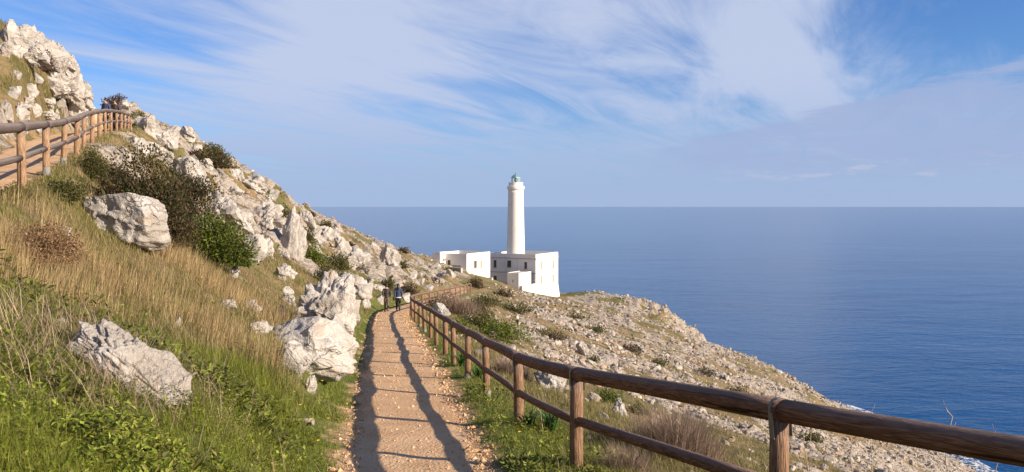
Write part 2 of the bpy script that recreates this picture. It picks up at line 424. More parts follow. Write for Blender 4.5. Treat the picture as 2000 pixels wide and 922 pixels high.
def ground_mat():
    m, t = mat('hillside_ground')
    pos = t.n('ShaderNodeNewGeometry').outputs['Position']
    at = t.n('ShaderNodeAttribute', attribute_name='mask')
    s = t.n('ShaderNodeSeparateColor', {0: at.outputs['Color']})
    rk, gr, bare = s.outputs[0], s.outputs[1], s.outputs[2]
    n1 = t.noise(pos, 0.35, 6.0, 0.6); n2 = t.noise(pos, 1.7, 6.0, 0.65); n3 = t.noise(pos, 9.0, 5.0, 0.65)
    dry = t.mix(t.ramp(n2, 0.35, 0.65), (0.215, 0.15, 0.08), (0.31, 0.225, 0.13))
    olive = t.mix(n3, (0.085, 0.075, 0.03), (0.17, 0.15, 0.055))
    grass = t.mix(n3, (0.06, 0.085, 0.02), (0.15, 0.18, 0.04))
    c = t.mix(t.ramp(t.math('ADD', t.math('MULTIPLY', n1, 0.6), t.math('MULTIPLY', n2, 0.4)), 0.46, 0.57), dry, olive)
    c = t.mix(gr, c, grass)
    stone = t.mix(t.ramp(n3, 0.3, 0.7), (0.27, 0.225, 0.18), (0.45, 0.395, 0.34))
    stone = t.mix(t.math('MULTIPLY', t.ramp(t.noise(pos, 0.9, 5.0), 0.5, 0.7), 0.4), stone, (0.44, 0.31, 0.20))
    v1 = t.n('ShaderNodeTexVoronoi', {'Vector': pos, 'Scale': 0.9, 'Randomness': 1.0}, feature='F1').outputs['Distance']
    v2 = t.n('ShaderNodeTexVoronoi', {'Vector': pos, 'Scale': 2.6, 'Randomness': 1.0}, feature='F1').outputs['Distance']
    cell = t.math('ADD', t.math('MULTIPLY', v1, 0.6), t.math('MULTIPLY', v2, 0.4))
    f = t.math('ADD', rk, t.math('MULTIPLY', t.math('SUBTRACT', 0.42, cell), 1.6))
    f = t.math('ADD', f, t.math('MULTIPLY', t.math('SUBTRACT', n2, 0.5), 0.9))
    fs = t.ramp(f, 0.42, 0.62)
    fs = t.math('MULTIPLY', fs, t.ramp(rk, 0.03, 0.25))
    c = t.mix(fs, c, stone)
    c = t.mix(bare, c, t.mix(n3, (0.46, 0.29, 0.155), (0.58, 0.40, 0.24)))
    hg = t.math('ADD', t.math('MULTIPLY', n3, 0.5), t.math('ADD', t.math('MULTIPLY', n2, 0.8), t.math('MULTIPLY', t.math('MULTIPLY', fs, t.math('SUBTRACT', 0.8, cell)), 1.6)))
    bmp = t.n('ShaderNodeBump', {'Height': hg, 'Strength': 0.9, 'Distance': 0.25})
    finish(t, t.n('ShaderNodeBsdfPrincipled', {'Base Color': c, 'Roughness': 0.95, 'Specular IOR Level': 0.1, 'Normal': bmp.outputs[0]}))
    return m
M['ground'] = ground_mat()

def path_mat():
    m, t = mat('gravel_path')
    pos = t.n('ShaderNodeNewGeometry').outputs['Position']
    n1 = t.noise(pos, 1.2, 5.0, 0.6); n2 = t.noise(pos, 18.0, 5.0, 0.7); n3 = t.noise(pos, 70.0, 3.0, 0.6)
    c = t.mix(t.ramp(n1, 0.3, 0.7), (0.52, 0.32, 0.175), (0.65, 0.44, 0.27))
    c = t.mix(t.math('MULTIPLY', t.ramp(n2, 0.45, 0.7), 0.6), c, (0.44, 0.25, 0.125))
    c = t.mix(t.math('MULTIPLY', t.ramp(n3, 0.55, 0.72), 0.7), c, (0.70, 0.56, 0.42))
    c = t.mix(t.math('MULTIPLY', t.ramp(t.noise(pos, 2.4, 6.0, 0.65), 0.62, 0.72), 0.5), c, (0.20, 0.17, 0.06))
    vor = t.n('ShaderNodeTexVoronoi', {'Vector': pos, 'Scale': 28.0}, feature='F1').outputs['Distance']
    h = t.math('ADD', t.math('MULTIPLY', n2, 0.6), t.math('SUBTRACT', t.math('MULTIPLY', n3, 0.3), t.math('MULTIPLY', vor, 0.5)))
    bmp = t.n('ShaderNodeBump', {'Height': h, 'Strength': 0.8, 'Distance': 0.03})
    finish(t, t.n('ShaderNodeBsdfPrincipled', {'Base Color': c, 'Roughness': 0.95, 'Specular IOR Level': 0.1, 'Normal': bmp.outputs[0]}))
    return m
M['path'] = path_mat()

def sea_mat():
    m, t = mat('sea_water')
    pos = t.n('ShaderNodeNewGeometry').outputs['Position']
    mp = t.n('ShaderNodeMapping', {'Vector': pos, 'Scale': (0.55, 1.0, 1.0), 'Rotation': (0, 0, R(8))}).outputs[0]
    n1 = t.math('ADD', t.noise(mp, 0.055, 3.0, 0.6, 0.4), t.math('MULTIPLY', t.noise(mp, 0.013, 2.0, 0.5, 0.5), 2.2)); n2 = t.noise(mp, 0.28, 4.0, 0.62, 0.3); n3 = t.noise(mp, 1.4, 3.0, 0.6)
    h = t.math('ADD', t.math('MULTIPLY', n1, 1.0), t.math('ADD', t.math('MULTIPLY', n2, 0.55), t.math('MULTIPLY', n3, 0.12)))
    bmp = t.n('ShaderNodeBump', {'Height': h, 'Strength': 1.0, 'Distance': 0.60})
    big = t.noise(t.n('ShaderNodeMapping', {'Vector': pos, 'Scale': (0.35, 1.0, 1.0)}).outputs[0], 0.006, 4.0, 0.6)
    c = t.mix(t.ramp(big, 0.35, 0.65), (0.0003, 0.046, 0.150), (0.0005, 0.062, 0.190))
    finish(t, t.n('ShaderNodeBsdfPrincipled', {'Base Color': c, 'Roughness': 0.12, 'IOR': 1.33, 'Specular IOR Level': 0.3, 'Specular Tint': (0.5, 0.78, 1.0, 1.0), 'Normal': bmp.outputs[0]}))
    return m
M['sea'] = sea_mat()

def leaf_mat(name, trans=0.3, rough=0.55):
    m, t = mat(name)
    c = t.n('ShaderNodeAttribute', attribute_name='Col').outputs['Color']
    b = t.n('ShaderNodeBsdfPrincipled', {'Base Color': c, 'Roughness': rough, 'Specular IOR Level': 0.3})
    tr = t.n('ShaderNodeBsdfTranslucent', {'Color': c})
    mx = t.n('ShaderNodeMixShader', {0: trans, 1: b.outputs[0], 2: tr.outputs[0]})
    finish(t, mx.outputs[0])
    return m
M['leaf'] = leaf_mat('leaf_tissue', 0.3)
M['straw'] = leaf_mat('dry_straw', 0.25, 0.7)
M['stone_col'] = None

def rubble_mat():
    m, t = mat('rubble_stone')
    pos = t.n('ShaderNodeNewGeometry').outputs['Position']
    c0 = t.n('ShaderNodeAttribute', attribute_name='Col').outputs['Color']
    n = t.noise(pos, 5.0, 5.0, 0.65)
    c = t.mix(t.math('MULTIPLY', t.ramp(n, 0.45, 0.75), 0.6), c0, (0.25, 0.215, 0.18))
    bmp = t.n('ShaderNodeBump', {'Height': n, 'Strength': 0.8, 'Distance': 0.08})
    finish(t, t.n('ShaderNodeBsdfPrincipled', {'Base Color': c, 'Roughness': 0.95, 'Specular IOR Level': 0.15, 'Normal': bmp.outputs[0]}))
    return m
M['rubble'] = rubble_mat()

def wood_mat(name, c_dark, c_mid, c_light, grey):
    m, t = mat(name)
    wp = t.n('ShaderNodeAttribute', attribute_name='wp').outputs['Vector']
    mp = t.n('ShaderNodeMapping', {'Vector': wp, 'Scale': (1.1, 9.0, 9.0)}).outputs[0]
    n = t.noise(mp, 1.6, 3.0, 0.5, 0.5)
    rings = t.math('FRACT', t.math('MULTIPLY', n, 9.0))
    rings = t.math('ABSOLUTE', t.math('SUBTRACT', rings, 0.5))
    fine = t.noise(t.n('ShaderNodeMapping', {'Vector': wp, 'Scale': (3.0, 60.0, 60.0)}).outputs[0], 2.0, 4.0, 0.6)
    c = t.mix(t.ramp(rings, 0.05, 0.45), c_mid, c_light)
    c = t.mix(t.math('MULTIPLY', t.ramp(fine, 0.42, 0.68), 0.75), c, c_dark)
    split = t.noise(t.n('ShaderNodeMapping', {'Vector': wp, 'Scale': (0.7, 22.0, 22.0), 'Location': (2, 5, 1)}).outputs[0], 1.0, 3.0, 0.5)
    c = t.mix(t.math('MULTIPLY', t.ramp(split, 0.64, 0.68), 0.85), c, tuple(v * 0.4 for v in c_dark))
    knots = t.noise(t.n('ShaderNodeMapping', {'Vector': wp, 'Scale': (2.2, 7.0, 7.0), 'Location': (4, 1, 2)}).outputs[0], 1.0, 2.0, 0.4)
    c = t.mix(t.math('MULTIPLY', t.ramp(knots, 0.68, 0.76), 0.8), c, c_dark)
    nz = t.n('ShaderNodeSeparateXYZ', {0: t.n('ShaderNodeNewGeometry').outputs['Normal']}).outputs[2]
    blot = t.noise(wp, 3.0, 4.0, 0.6)
    g = t.math('MULTIPLY', t.ramp(t.math('ADD', nz, t.math('MULTIPLY', blot, 0.5)), 0.35, 1.15), grey)   # rain-bleached upper side
    c = t.mix(g, c, (0.24, 0.21, 0.205))
    bmp = t.n('ShaderNodeBump', {'Height': t.math('ADD', t.math('MULTIPLY', rings, 0.4), fine), 'Strength': 0.8, 'Distance': 0.02})
    finish(t, t.n('ShaderNodeBsdfPrincipled', {'Base Color': c, 'Roughness': 0.88, 'Specular IOR Level': 0.12, 'Normal': bmp.outputs[0]}))
    return m
M['wood_rail'] = wood_mat('weathered_rail_wood', (0.06, 0.03, 0.018), (0.18, 0.09, 0.05), (0.27, 0.145, 0.085), 0.45)
M['wood_rail_grey'] = wood_mat('grey_rail_wood', (0.06, 0.045, 0.04), (0.13, 0.095, 0.08), (0.18, 0.135, 0.115), 0.8)
M['wood_post'] = wood_mat('post_wood', (0.09, 0.05, 0.03), (0.235, 0.135, 0.08), (0.325, 0.20, 0.125), 0.35)
M['wood_up'] = wood_mat('pale_post_wood', (0.12, 0.07, 0.042), (0.31, 0.19, 0.11), (0.42, 0.27, 0.165), 0.3)
M['galv'] = plain('galvanised_steel', (0.20, 0.185, 0.17), 0.55, 0.7, 0.2, 14.0)
M['cement'] = plain('cement', (0.22, 0.21, 0.205), 0.9, 0, 0.2, 12)

def plaster(name, col, stain=(0.45, 0.40, 0.35), amount=0.25):
    m, t = mat(name)
    pos = t.n('ShaderNodeNewGeometry').outputs['Position']
    n = t.noise(pos, 0.5, 6.0, 0.6); n2 = t.noise(t.n('ShaderNodeMapping', {'Vector': pos, 'Scale': (1.2, 1.2, 0.25)}).outputs[0], 1.3, 5.0, 0.65)
    c = t.mix(t.math('MULTIPLY', t.ramp(n, 0.5, 0.8), amount), col, stain)
    c = t.mix(t.math('MULTIPLY', t.ramp(n2, 0.55, 0.8), amount), c, stain)
    bmp = t.n('ShaderNodeBump', {'Height': t.noise(pos, 6.0, 4.0), 'Strength': 0.2, 'Distance': 0.03})
    finish(t, t.n('ShaderNodeBsdfPrincipled', {'Base Color': c, 'Roughness': 0.85, 'Normal': bmp.outputs[0]}))
    return m
M['white'] = plaster('white_plaster', (0.72, 0.68, 0.625), (0.44, 0.37, 0.31), 0.42)
M['trim'] = plaster('trim_plaster', (0.46, 0.38, 0.32), (0.30, 0.22, 0.18), 0.4)
M['patch'] = plaster('worn_plaster', (0.36, 0.27, 0.22), (0.2, 0.15, 0.13), 0.5)
M['shutter_dark'] = plain('dark_shutter', (0.075, 0.06, 0.055), 0.6)
M['shutter_pale'] = plain('pale_shutter', (0.44, 0.395, 0.36), 0.6)
M['roof'] = plaster('roof_render', (0.5, 0.46, 0.42), (0.3, 0.27, 0.25), 0.4)
M['lamp_green'] = plain('green_copper', (0.16, 0.30, 0.33), 0.45, 0.2, 0.2, 2)
M['lamp_frame'] = plain('pale_green_frame', (0.38, 0.50, 0.47), 0.5)
m, t = mat('lantern_glass'); finish(t, t.n('ShaderNodeBsdfPrincipled', {'Base Color': (0.85, 0.92, 0.95, 1), 'Roughness': 0.04, 'Transmission Weight': 0.85, 'IOR': 1.05})); M['glass'] = m
m, t = mat('window_glass'); finish(t, t.n('ShaderNodeBsdfPrincipled', {'Base Color': (0.03, 0.035, 0.04, 1), 'Roughness': 0.1})); M['pane'] = m

# ------------------------------------------------------------------ ground sheet
def build_ground():
    rings = np.concatenate([np.linspace(0.05, 1.8, 6), np.exp(np.linspace(math.log(2.0), math.log(360), 400))])
    a = np.concatenate([np.linspace(-44, 44, 560), np.linspace(44.5, 315.5, 130)])   # degrees clockwise from +Y
    a = np.radians(a)
    rr, aa = np.meshgrid(rings, a, indexing='ij')
    x, y = rr * np.sin(aa), rr * np.cos(aa)
    z = H(x, y)
    z = np.maximum(z, SEA - 6)
    rk = rockiness(x, y)
    l, _, hw = path_lat(x, y)
    l2, _ = up_lat(x, y)
    verge = (1 - sstep(np.abs(l) - hw, 0.3, 1.8)) * (1 - sstep(y, 60, 80))
    near = sstep(-x, 0.5, 1.5) * (1 - sstep(np.hypot(x, y), 6.0, 12.0)) * (fence_lat(x, y) < 0)
    patch = sstep(fbm(x * .25, y * .25, octv=3, seed=61), 0.15, 0.5) * np.where(fence_lat(x, y) > 2, 0.15, 0.6)
    plateau = np.exp(-(((x - 24) / 11) ** 2 + ((y - 215) / 12) ** 2)) * 0.9
    gr = np.clip(np.maximum(np.maximum(verge, near), np.maximum(patch * (1 - 0.6 * rk), plateau)), 0, 1)
    inner = np.abs(l) - hw
    bare = (1 - sstep(inner + 0.22 * fbm(x * 2.1, y * 2.1, octv=3, seed=71), -0.05, 0.22)) * (1 - sstep(y, 105, 118))
    bare = np.maximum(bare, (1 - sstep(np.abs(l2) + 0.25 * fbm(x * 2, y * 2, octv=3, seed=72), 0.8, 1.15)) * sstep(y, 2, 4) * (1 - sstep(y, 60, 66)))
    mask = np.stack([rk * (1 - bare), gr, bare], -1).reshape(-1, 3)
    n, mm = rr.shape
    idx = np.arange(n * mm).reshape(n, mm)
    nx = np.roll(idx, -1, axis=1)
    q = np.stack([idx[:-1], nx[:-1], nx[1:], idx[1:]], -1).reshape(-1, 4)[:, ::-1]
    me = np_mesh('ground', np.stack([x, y, z], -1).reshape(-1, 3), q, {'mask': ('FLOAT_COLOR', mask)}, smooth=True)
    tag(link('hillside', me, M['ground']), kind='structure')
build_ground()

def strip_path(name, y0, y1, dy, latf, cen, half, lift, seed):
    ys = np.arange(y0, y1, dy); us = np.linspace(-1, 1, 17)
    yy, uu = np.meshgrid(ys, us, indexing='ij')
    hw = half(yy)
    wl = 0.14 * fbm(yy * 1.1, yy * 0 + 3, octv=4, seed=seed); wr = 0.17 * fbm(yy * 1.2, yy * 0 + 8, octv=4, seed=seed + 9)
    x = cen(yy) + uu * hw + np.where(uu < 0, wl * -uu, wr * uu)
    edge = sstep(np.abs(uu), 0.8, 1.0)
    z = H(x, yy) + lift * (1 - 1.6 * edge) 
    n, k = yy.shape
    idx = np.arange(n * k).reshape(n, k)
    q = np.stack([idx[:-1, :-1], idx[:-1, 1:], idx[1:, 1:], idx[1:, :-1]], -1).reshape(-1, 4)
    me = np_mesh(name, np.stack([x, yy, z], -1).reshape(-1, 3), q, smooth=True)
    return tag(link(name, me, M['path']), kind='structure')
strip_path('lower_path', 0.5, 116, 0.16, None, lambda y: np.interp(y, PATH[:, 0], PATH[:, 1]), lambda y: np.interp(y, [0, 9, 17, 60], [0.74, 0.78, 0.9, 0.92]), 0.012, 81)
strip_path('upper_path', 3.0, 64, 0.2, None, lambda y: np.interp(y, UP[:, 0], UP[:, 1]), lambda y: 1.05 + 0 * y, 0.012, 91)

# ------------------------------------------------------------------ sea
def build_sea():
    r = np.concatenate([[0.0], np.exp(np.linspace(math.log(20), math.log(70000), 60))])
    a = np.linspace(0, 2 * math.pi, 97)[:-1]
    rr, aa = np.meshgrid(r, a, indexing='ij')
    V = np.stack([rr * np.sin(aa) + 0, rr * np.cos(aa), np.full_like(rr, SEA)], -1).reshape(-1, 3)
    n, k = rr.shape; idx = np.arange(n * k).reshape(n, k); nx = np.roll(idx, -1, 1)
    q = np.stack([idx[:-1], idx[1:], nx[1:], nx[:-1]], -1).reshape(-1, 4)
    tag(link('sea', np_mesh('sea', V, q, smooth=True), M['sea']), kind='structure')
build_sea()
def build_foam():
    m, t = mat('sea_foam')
    pos = t.n('ShaderNodeNewGeometry').outputs['Position']
    n = t.noise(pos, 1.1, 6.0, 0.7)
    al = t.ramp(n, 0.46, 0.60)
    b = t.n('ShaderNodeBsdfPrincipled', {'Base Color': (0.75, 0.78, 0.8, 1), 'Roughness': 0.7, 'Alpha': al})
    finish(t, b)
    # follow the waterline of the near coast
    ys = np.arange(60, 205, 0.8); V = []; 
    for y in ys:
        xs = np.linspace(55, 95, 120); z = H(xs, np.full_like(xs, y), rough=False)
        i = np.argmax(z < SEA)
        x0 = xs[i] if z[i] < SEA else 95
        wv = 0.6 + 2.6 * max(0, vnoise(np.array([y * 0.16]), np.array([2.0]), seed=4)[0] + 0.15)
        V.append((x0 - 1.5, y, SEA + 0.05)); V.append((x0 + wv + 0.6, y, SEA + 0.05))
    q = [(2*i, 2*i+1, 2*i+3, 2*i+2) for i in range(len(ys) - 1)]
    o = link('sea_foam', np_mesh('sea_foam', V, q), m)
    tag(o, 'white surf breaking along the rocks at the waterline', 'surf', kind='stuff')
build_foam()

# ------------------------------------------------------------------ fences
def build_fence(name, posts, label, wood_post, near_d, hg=1.02, rr=0.074, pr=0.065, shoes=(), skip_strap=False, rail=None):
    rail = rail or M['wood_rail']
    root = thing(name, posts[0], label, 'fence')
    tops = []
    for i, (x, y, z) in enumerate(posts):
        g = H1(x, y); rnd = random.Random(i * 3 + len(posts))
        lean = Vector((rnd.uniform(-.04, .04), rnd.uniform(-.03, .03), 0)); rs = rnd.uniform(0.92, 1.1)
        zb = z
        top = Vector((x, y, zb + hg - rr * 0.75)) + lean
        n = 20 if y < 20 else 10
        mb = MB(); pts = [Vector((x, y, min(g, zb) - 0.35)), Vector((x, y, zb + 0.3)) + lean * 0.3, Vector((x, y, zb + 0.65)) + lean * 0.65, top]
        mb.tube(pts, [pr * 1.06 * rs, pr * 1.03 * rs, pr * rs, pr * 0.97 * rs], n, seed=i + 0.37, wob=0.035)
        po = mb.build('post', wood_post, root, smooth=True)
        if i in shoes:
            sb = MB(); sb.lathe((x, y, min(g, zb) - 0.1), [(pr * 1.12, 0), (pr * 1.13, 0.26), (pr * 1.05, 0.262)], 16); sb.build('post_shoe', M['cement'], po, smooth=False)
        tops.append((Vector((x, y, zb + hg)) + lean, po))
    for i in range(len(posts) - 1):
        a, b = tops[i][0], tops[i+1][0]; y = posts[i][1]
        n = 20 if y < 20 else 10
        rnd = random.Random(i + 100)
        dirv = (b - a).normalized(); seg = 7
        pts = []; rad = []
        sag = rnd.uniform(-.02, .02); side = dirv.cross(Vector((0, 0, 1))) * rnd.uniform(-.015, .015)
        for k in range(seg + 1):
            f = k / seg; bow = math.sin(math.pi * f)
            pts.append(a.lerp(b, f) + Vector((0, 0, sag * bow)) + side * bow)
            rad.append(rr * (1.03 - 0.05 * f) * (1 + rnd.uniform(-.012, .012)))
        ext = dirv * 0.045
        pts[0] -= ext; pts[-1] += ext * 0.6
        mb = MB(); mb.tube(pts, rad, n, seed=i + 5.71, wob=0.015); mb.build('top_rail', rail, root, smooth=True)
        lo_a = Vector((a.x, a.y, posts[i][2] + 0.53)); lo_b = Vector((b.x, b.y, posts[i+1][2] + 0.53))
        mb = MB(); lr = rr * 0.66
        mb.tube([lo_a.lerp(lo_b, k / 4) + Vector((0, 0, sag * math.sin(math.pi * k / 4))) for k in range(5)], [lr * (1.02 - .01 * k) for k in range(5)], n, seed=i + 11.3, wob=0.02)
        mb.build('lower_rail', rail, root, smooth=True)
    if not skip_strap:
        for i in range(len(posts)):
            c, po = tops[i]
            if posts[i][1] > near_d: continue
            j = min(i + 1, len(posts) - 1); k = max(i - 1, 0)
            ax = (tops[j][0] - tops[k][0]).normalized(); side = ax.cross(Vector((0, 0, 1))).normalized(); up = side.cross(ax)
            R0, R1, hw = rr * 1.02, rr * 1.06, 0.02
            prof = [(-1.0, -0.30)] + [(math.cos(R(180 - 15 * q)), math.sin(R(180 - 15 * q))) for q in range(13)] + [(1.0, -0.30)]
            mb = MB(); rings = []
            for (u, v) in prof:
                if v == -0.30 and abs(u) == 1.0: lo = [c + side * (u * r_) + up * (-0.17) for r_ in (R0, R1)]
                else: lo = [c + side * (u * r_) + up * (v * r_) for r_ in (R0, R1)]
                rings.append([lo[0] - ax * hw, lo[1] - ax * hw, lo[1] + ax * hw, lo[0] + ax * hw])
            for q in range(len(rings) - 1):
                A, B = rings[q], rings[q+1]
                for e in range(4): mb.quad(A[e], A[(e+1) % 4], B[(e+1) % 4], B[e])
            mb.quad(*rings[0]); mb.quad(*rings[-1])
            st = mb.build('strap', M['galv'], root)
    return root
build_fence('wooden_fence', LOWER_POSTS, 'long round-log railing along the sea side of the gravel path in the foreground', M['wood_post'], 24, shoes=(4, 5, 10, 11))
build_fence('wooden_fence', UPPER_POSTS, 'round-log railing with grey weathered rail on the upper path at left', M['wood_up'], 18, rr=0.078, shoes=(2, 3), rail=M['wood_rail_grey'])

# ------------------------------------------------------------------ lighthouse and annex
TH = R(28.5)
E1 = Vector((-math.cos(TH), math.sin(TH), 0)); E2 = Vector((math.sin(TH), math.cos(TH), 0)); UPV = Vector((0, 0, 1))
def fpx(C, e, px):
    """distance along a wall that starts at C in direction e where photo column px meets it"""
    k = (px - CX) / F
    return (C.x - k * C.y) / (k * e.y - e.x)
def fz(C, e, px, py):
    t_ = fpx(C, e, px); return (HY - py) / F * (C.y + e.y * t_)
def facade(mb, C, e, nrm, width, z0, z1, openings, depth=0.28):
    """wall sheet with real openings (t0,t1,za,zb) and reveals"""
    ts = sorted({0.0, width, *[o[0] for o in openings], *[o[1] for o in openings]})
    zs = sorted({z0, z1, *[o[2] for o in openings], *[o[3] for o in openings]})
    def pt(t_, z, dp=0.0):
        q = C + e * t_ - nrm * dp; return (q.x, q.y, z)
    for i in range(len(ts) - 1):
        for j in range(len(zs) - 1):
            tm, zm = (ts[i] + ts[i+1]) / 2, (zs[j] + zs[j+1]) / 2
            if any(o[0] < tm < o[1] and o[2] < zm < o[3] for o in openings): continue
            mb.quad(pt(ts[i], zs[j]), pt(ts[i+1], zs[j]), pt(ts[i+1], zs[j+1]), pt(ts[i], zs[j+1]))
    for (a, b, za, zb) in openings:
        for (p, q) in (((a, za), (b, za)), ((b, za), (b, zb)), ((b, zb), (a, zb)), ((a, zb), (a, za))):
            mb.quad(pt(*p), pt(*q), pt(*q, depth), pt(*p, depth))
def window(root, C, e, nrm, o, smat, half=False):
    (a, b, za, zb) = o
    c = C + e * ((a + b) / 2); zc = (za + zb) / 2
    fr = MB(); wd, ht = (b - a) / 2, (zb - za) / 2
    for s_ in (-1, 1):
        fr.box(Vector((c.x, c.y, zc)) + e * (s_ * (wd - 0.03)) - nrm * 0.2, e * 0.035, nrm * 0.03, UPV * ht)
        fr.box(Vector((c.x, c.y, zc + s_ * (ht - 0.03))) - nrm * 0.2, e * (wd - 0.066), nrm * 0.03, UPV * 0.035)
    wn = fr.build('window', M['trim'], root)
    for s_ in (-1, 1):
        sm = smat if not (half and s_ < 0) else M['shutter_pale']
        lf = MB(); lf.box(Vector((c.x, c.y, zc)) + e * (s_ * (wd - 0.066) / 2) - nrm * 0.21, e * ((wd - 0.08) / 2), nrm * 0.018, UPV * (ht - 0.07))
        for q in range(6):
            zz_ = zc - ht + 0.16 + (2 * ht - 0.3) * q / 5
            lf.box(Vector((c.x, c.y, zz_)) + e * (s_ * (wd - 0.066) / 2) - nrm * 0.185, e * ((wd - 0.08) / 2 - 0.05), nrm * 0.012, UPV * 0.06)
        lf.build('shutter', sm, wn)
    sl = MB(); sl.box(Vector((c.x, c.y, za - 0.05)) + nrm * 0.04, e * (wd + 0.12), nrm * 0.10, UPV * 0.05); sl.build('sill', M['trim'], wn)
    return wn

def build_lighthouse():
    C = Vector((5.93, 205.0, 0)); S1 = 13.1; S2 = 13.1
    N1 = -E2; N2 = -E1              # outward normals of the shaded front and the sunny side
    zt = -12.08; zr = zt - 0.75; zg = -25.5
    root = thing('lighthouse', (C.x, C.y, -22.5), 'tall white round lighthouse tower rising from a square two-storey white building', 'lighthouse')
    L = [C + E1 * S1, C, C + E2 * S2, C + E1 * S1 + E2 * S2]
    op1 = []
    for (x0, x1, y0, y1) in ((963.7, 969.6, 508, 522.4), (990.3, 998.3, 508.6, 522.2), (1023.6, 1029.4, 511.6, 525.3), (964, 970, 538.6, 549)):
        a, b = fpx(C, E1, x1), fpx(C, E1, x0); op1.append((a, b, fz(C, E1, x0, y1), fz(C, E1, x0, y0)))
    op2 = []
    for (x0, x1, y0, y1) in ((1054.7, 1058.9, 512, 526), (1078, 1082, 510, 523.4), (1054.5, 1058.8, 539, 554), (1078, 1081.8, 537, 551)):
        a, b = fpx(C, E2, x0), fpx(C, E2, x1); op2.append((a, b, fz(C, E2, x0, y1), fz(C, E2, x0, y0)))
    mb = MB(); facade(mb, C, E1, N1, S1, zg, zt, op1); mb.build('front_wall', M['white'], root)
    mb = MB(); facade(mb, C, E2, N2, S2, zg, zt, op2); mb.build('side_wall', M['white'], root)
    mb = MB()
    for (p, q) in ((L[2], L[3]), (L[3], L[0])): mb.quad((*p[:2], zg), (*q[:2], zg), (*q[:2], zt), (*p[:2], zt))
    mb.build('back_wall', M['white'], root)
    mb = MB(); ctr = (L[0] + L[2]) / 2
    mb.quad(*[(*(ctr + (p - ctr) * 0.985)[:2], zr) for p in (L[1], L[2], L[3], L[0])]); mb.build('roof', M['roof'], root)
    mb = MB()
    for i in range(4):
        p, q = L[i], L[(i+1) % 4]; e = (q - p).normalized(); inn = (ctr - (p + q) / 2).normalized(); ln = (q - p).length
        c_ = (p + q) / 2 + inn * 0.15
        mb.box((c_.x, c_.y, (zt + zr) / 2 + 0.03), e * (ln / 2 - 0.15 - 0.151), inn * 0.147, UPV * ((zt - zr) / 2 + 0.03))
    mb.build('parapet', M['white'], root)
    # cornice under the parapet and the storey band
    for nm, zz_, hh, out, rng in (('cornice', zt - 1.12, 0.10, 0.16, (0, 1)), ('storey_band', zt - 4.75, 0.11, 0.06, (0, 1))):
        mb = MB()
        for (e, n_, s_) in ((E1, N1, S1), (E2, N2, S2)):
            c_ = C + e * (s_ / 2) + n_ * (out / 2); mb.box((c_.x, c_.y, zz_), e * (s_ / 2 + out * 0.98), n_ * (out / 2), UPV * hh)
            if nm == 'storey_band': break
        o = mb.build(nm, M['trim'], root)
    mb = MB(); c_ = C + E2 * (S2 / 2) + N2 * 0.03; mb.box((c_.x, c_.y, zt - 4.75), E2 * (S2 / 2), N2 * 0.03, UPV * 0.07); mb.build('storey_band', M['white'], root)
    for (e, n_, px_) in ((E2, N2, 1066.6), (E1, N1, 1011)):
        t_ = fpx(C, e, px_); mb = MB(); c_ = C + e * t_ + n_ * 0.06; mb.tube([(c_.x, c_.y, zg + 2), (c_.x, c_.y, zt - 1.0)], 0.06, 8); mb.build('drainpipe', M['trim'], root, True)
    # sloping buttress base on the sunny side
    mb = MB(); A = C + N2 * 0.002; B = C + E2 * S2 + N2 * 0.002; zz_ = zt - 8.2
    a2, b2 = A + N2 * 0.75, B + N2 * 0.75
    mb.quad((*A[:2], zz_), (*a2[:2], zg), (*b2[:2], zg), (*B[:2], zz_)); mb.quad((*A[:2], zz_), (*A[:2], zg), (*a2[:2], zg)); mb.quad((*B[:2], zz_), (*b2[:2], zg), (*B[:2], zg))
    mb.build('battered_base', M['white'], root)
    for o in op1[:3]: window(root, C, E1, N1, o, M['shutter_dark'])
    a, b, za, zb = op1[3]; mb = MB(); c_ = C + E1 * ((a + b) / 2) - N1 * 0.2; mb.box((c_.x, c_.y, (za + zb) / 2), E1 * ((b - a) / 2), N1 * 0.03, UPV * ((zb - za) / 2)); mb.build('door', M['shutter_dark'], root)
    for o in op2: window(root, C, E2, N2, o, M['shutter_pale'])
    # low porch block in front of the shaded wall and the terrace wall that joins it to the corner
    D = Vector(((1013.3 - CX) / F * 198.5, 198.5, 0)); pz = (HY - 533.5) / F * 198.5; w1 = fpx(D, E1, 991); w2 = 4.6
    mb = MB(); po = [(fpx(D, E1, 1002.5), fpx(D, E1, 1000.8), (HY - 552) / F * 199, (HY - 546.5) / F * 199)]
    facade(mb, D, E1, N1, w1, zg, pz, po); facade(mb, D, E2, N2, w2 + 1.9, zg, pz, [])
    q0, q1 = D + E1 * w1, D + E1 * w1 + E2 * (w2 + 1.9)
    mb.quad((*q0[:2], zg), (*q1[:2], zg), (*q1[:2], pz), (*q0[:2], pz))
    pr_ = mb.build('porch_wall', M['white'], root)
    mb = MB(); mb.quad((*D[:2], pz - .12), (*(D + E2 * (w2 + 1.9))[:2], pz - .12), (*q1[:2], pz - .12), (*q0[:2], pz - .12)); mb.build('porch_roof', M['roof'], root)
    mb = MB(); c_ = D + E1 * ((po[0][0] + po[0][1]) / 2) - N1 * 0.2; mb.box((c_.x, c_.y, (po[0][2] + po[0][3]) / 2), E1 * 0.3, N1 * 0.02, UPV * 0.5); mb.build('pane', M['pane'], pr_)
    tz = (HY - 556) / F * 201
    mb = MB(); T0 = C + N1 * 0.02; 
    mid = (D + E2 * 5.4 + T0) / 2
    tw = [D + E2 * 0.01 + N2 * 0.02, D + E2 * 5.0 + N2 * 0.02, C + N1 * 1.3 + N2 * 0.6, C + N1 * 0.002 + N2 * 0.6, C + N1 * 0.002]
    a_, b_ = D + N2 * 0.6 + E2 * 0.2, C + N1 * 0.4 + N2 * 0.45
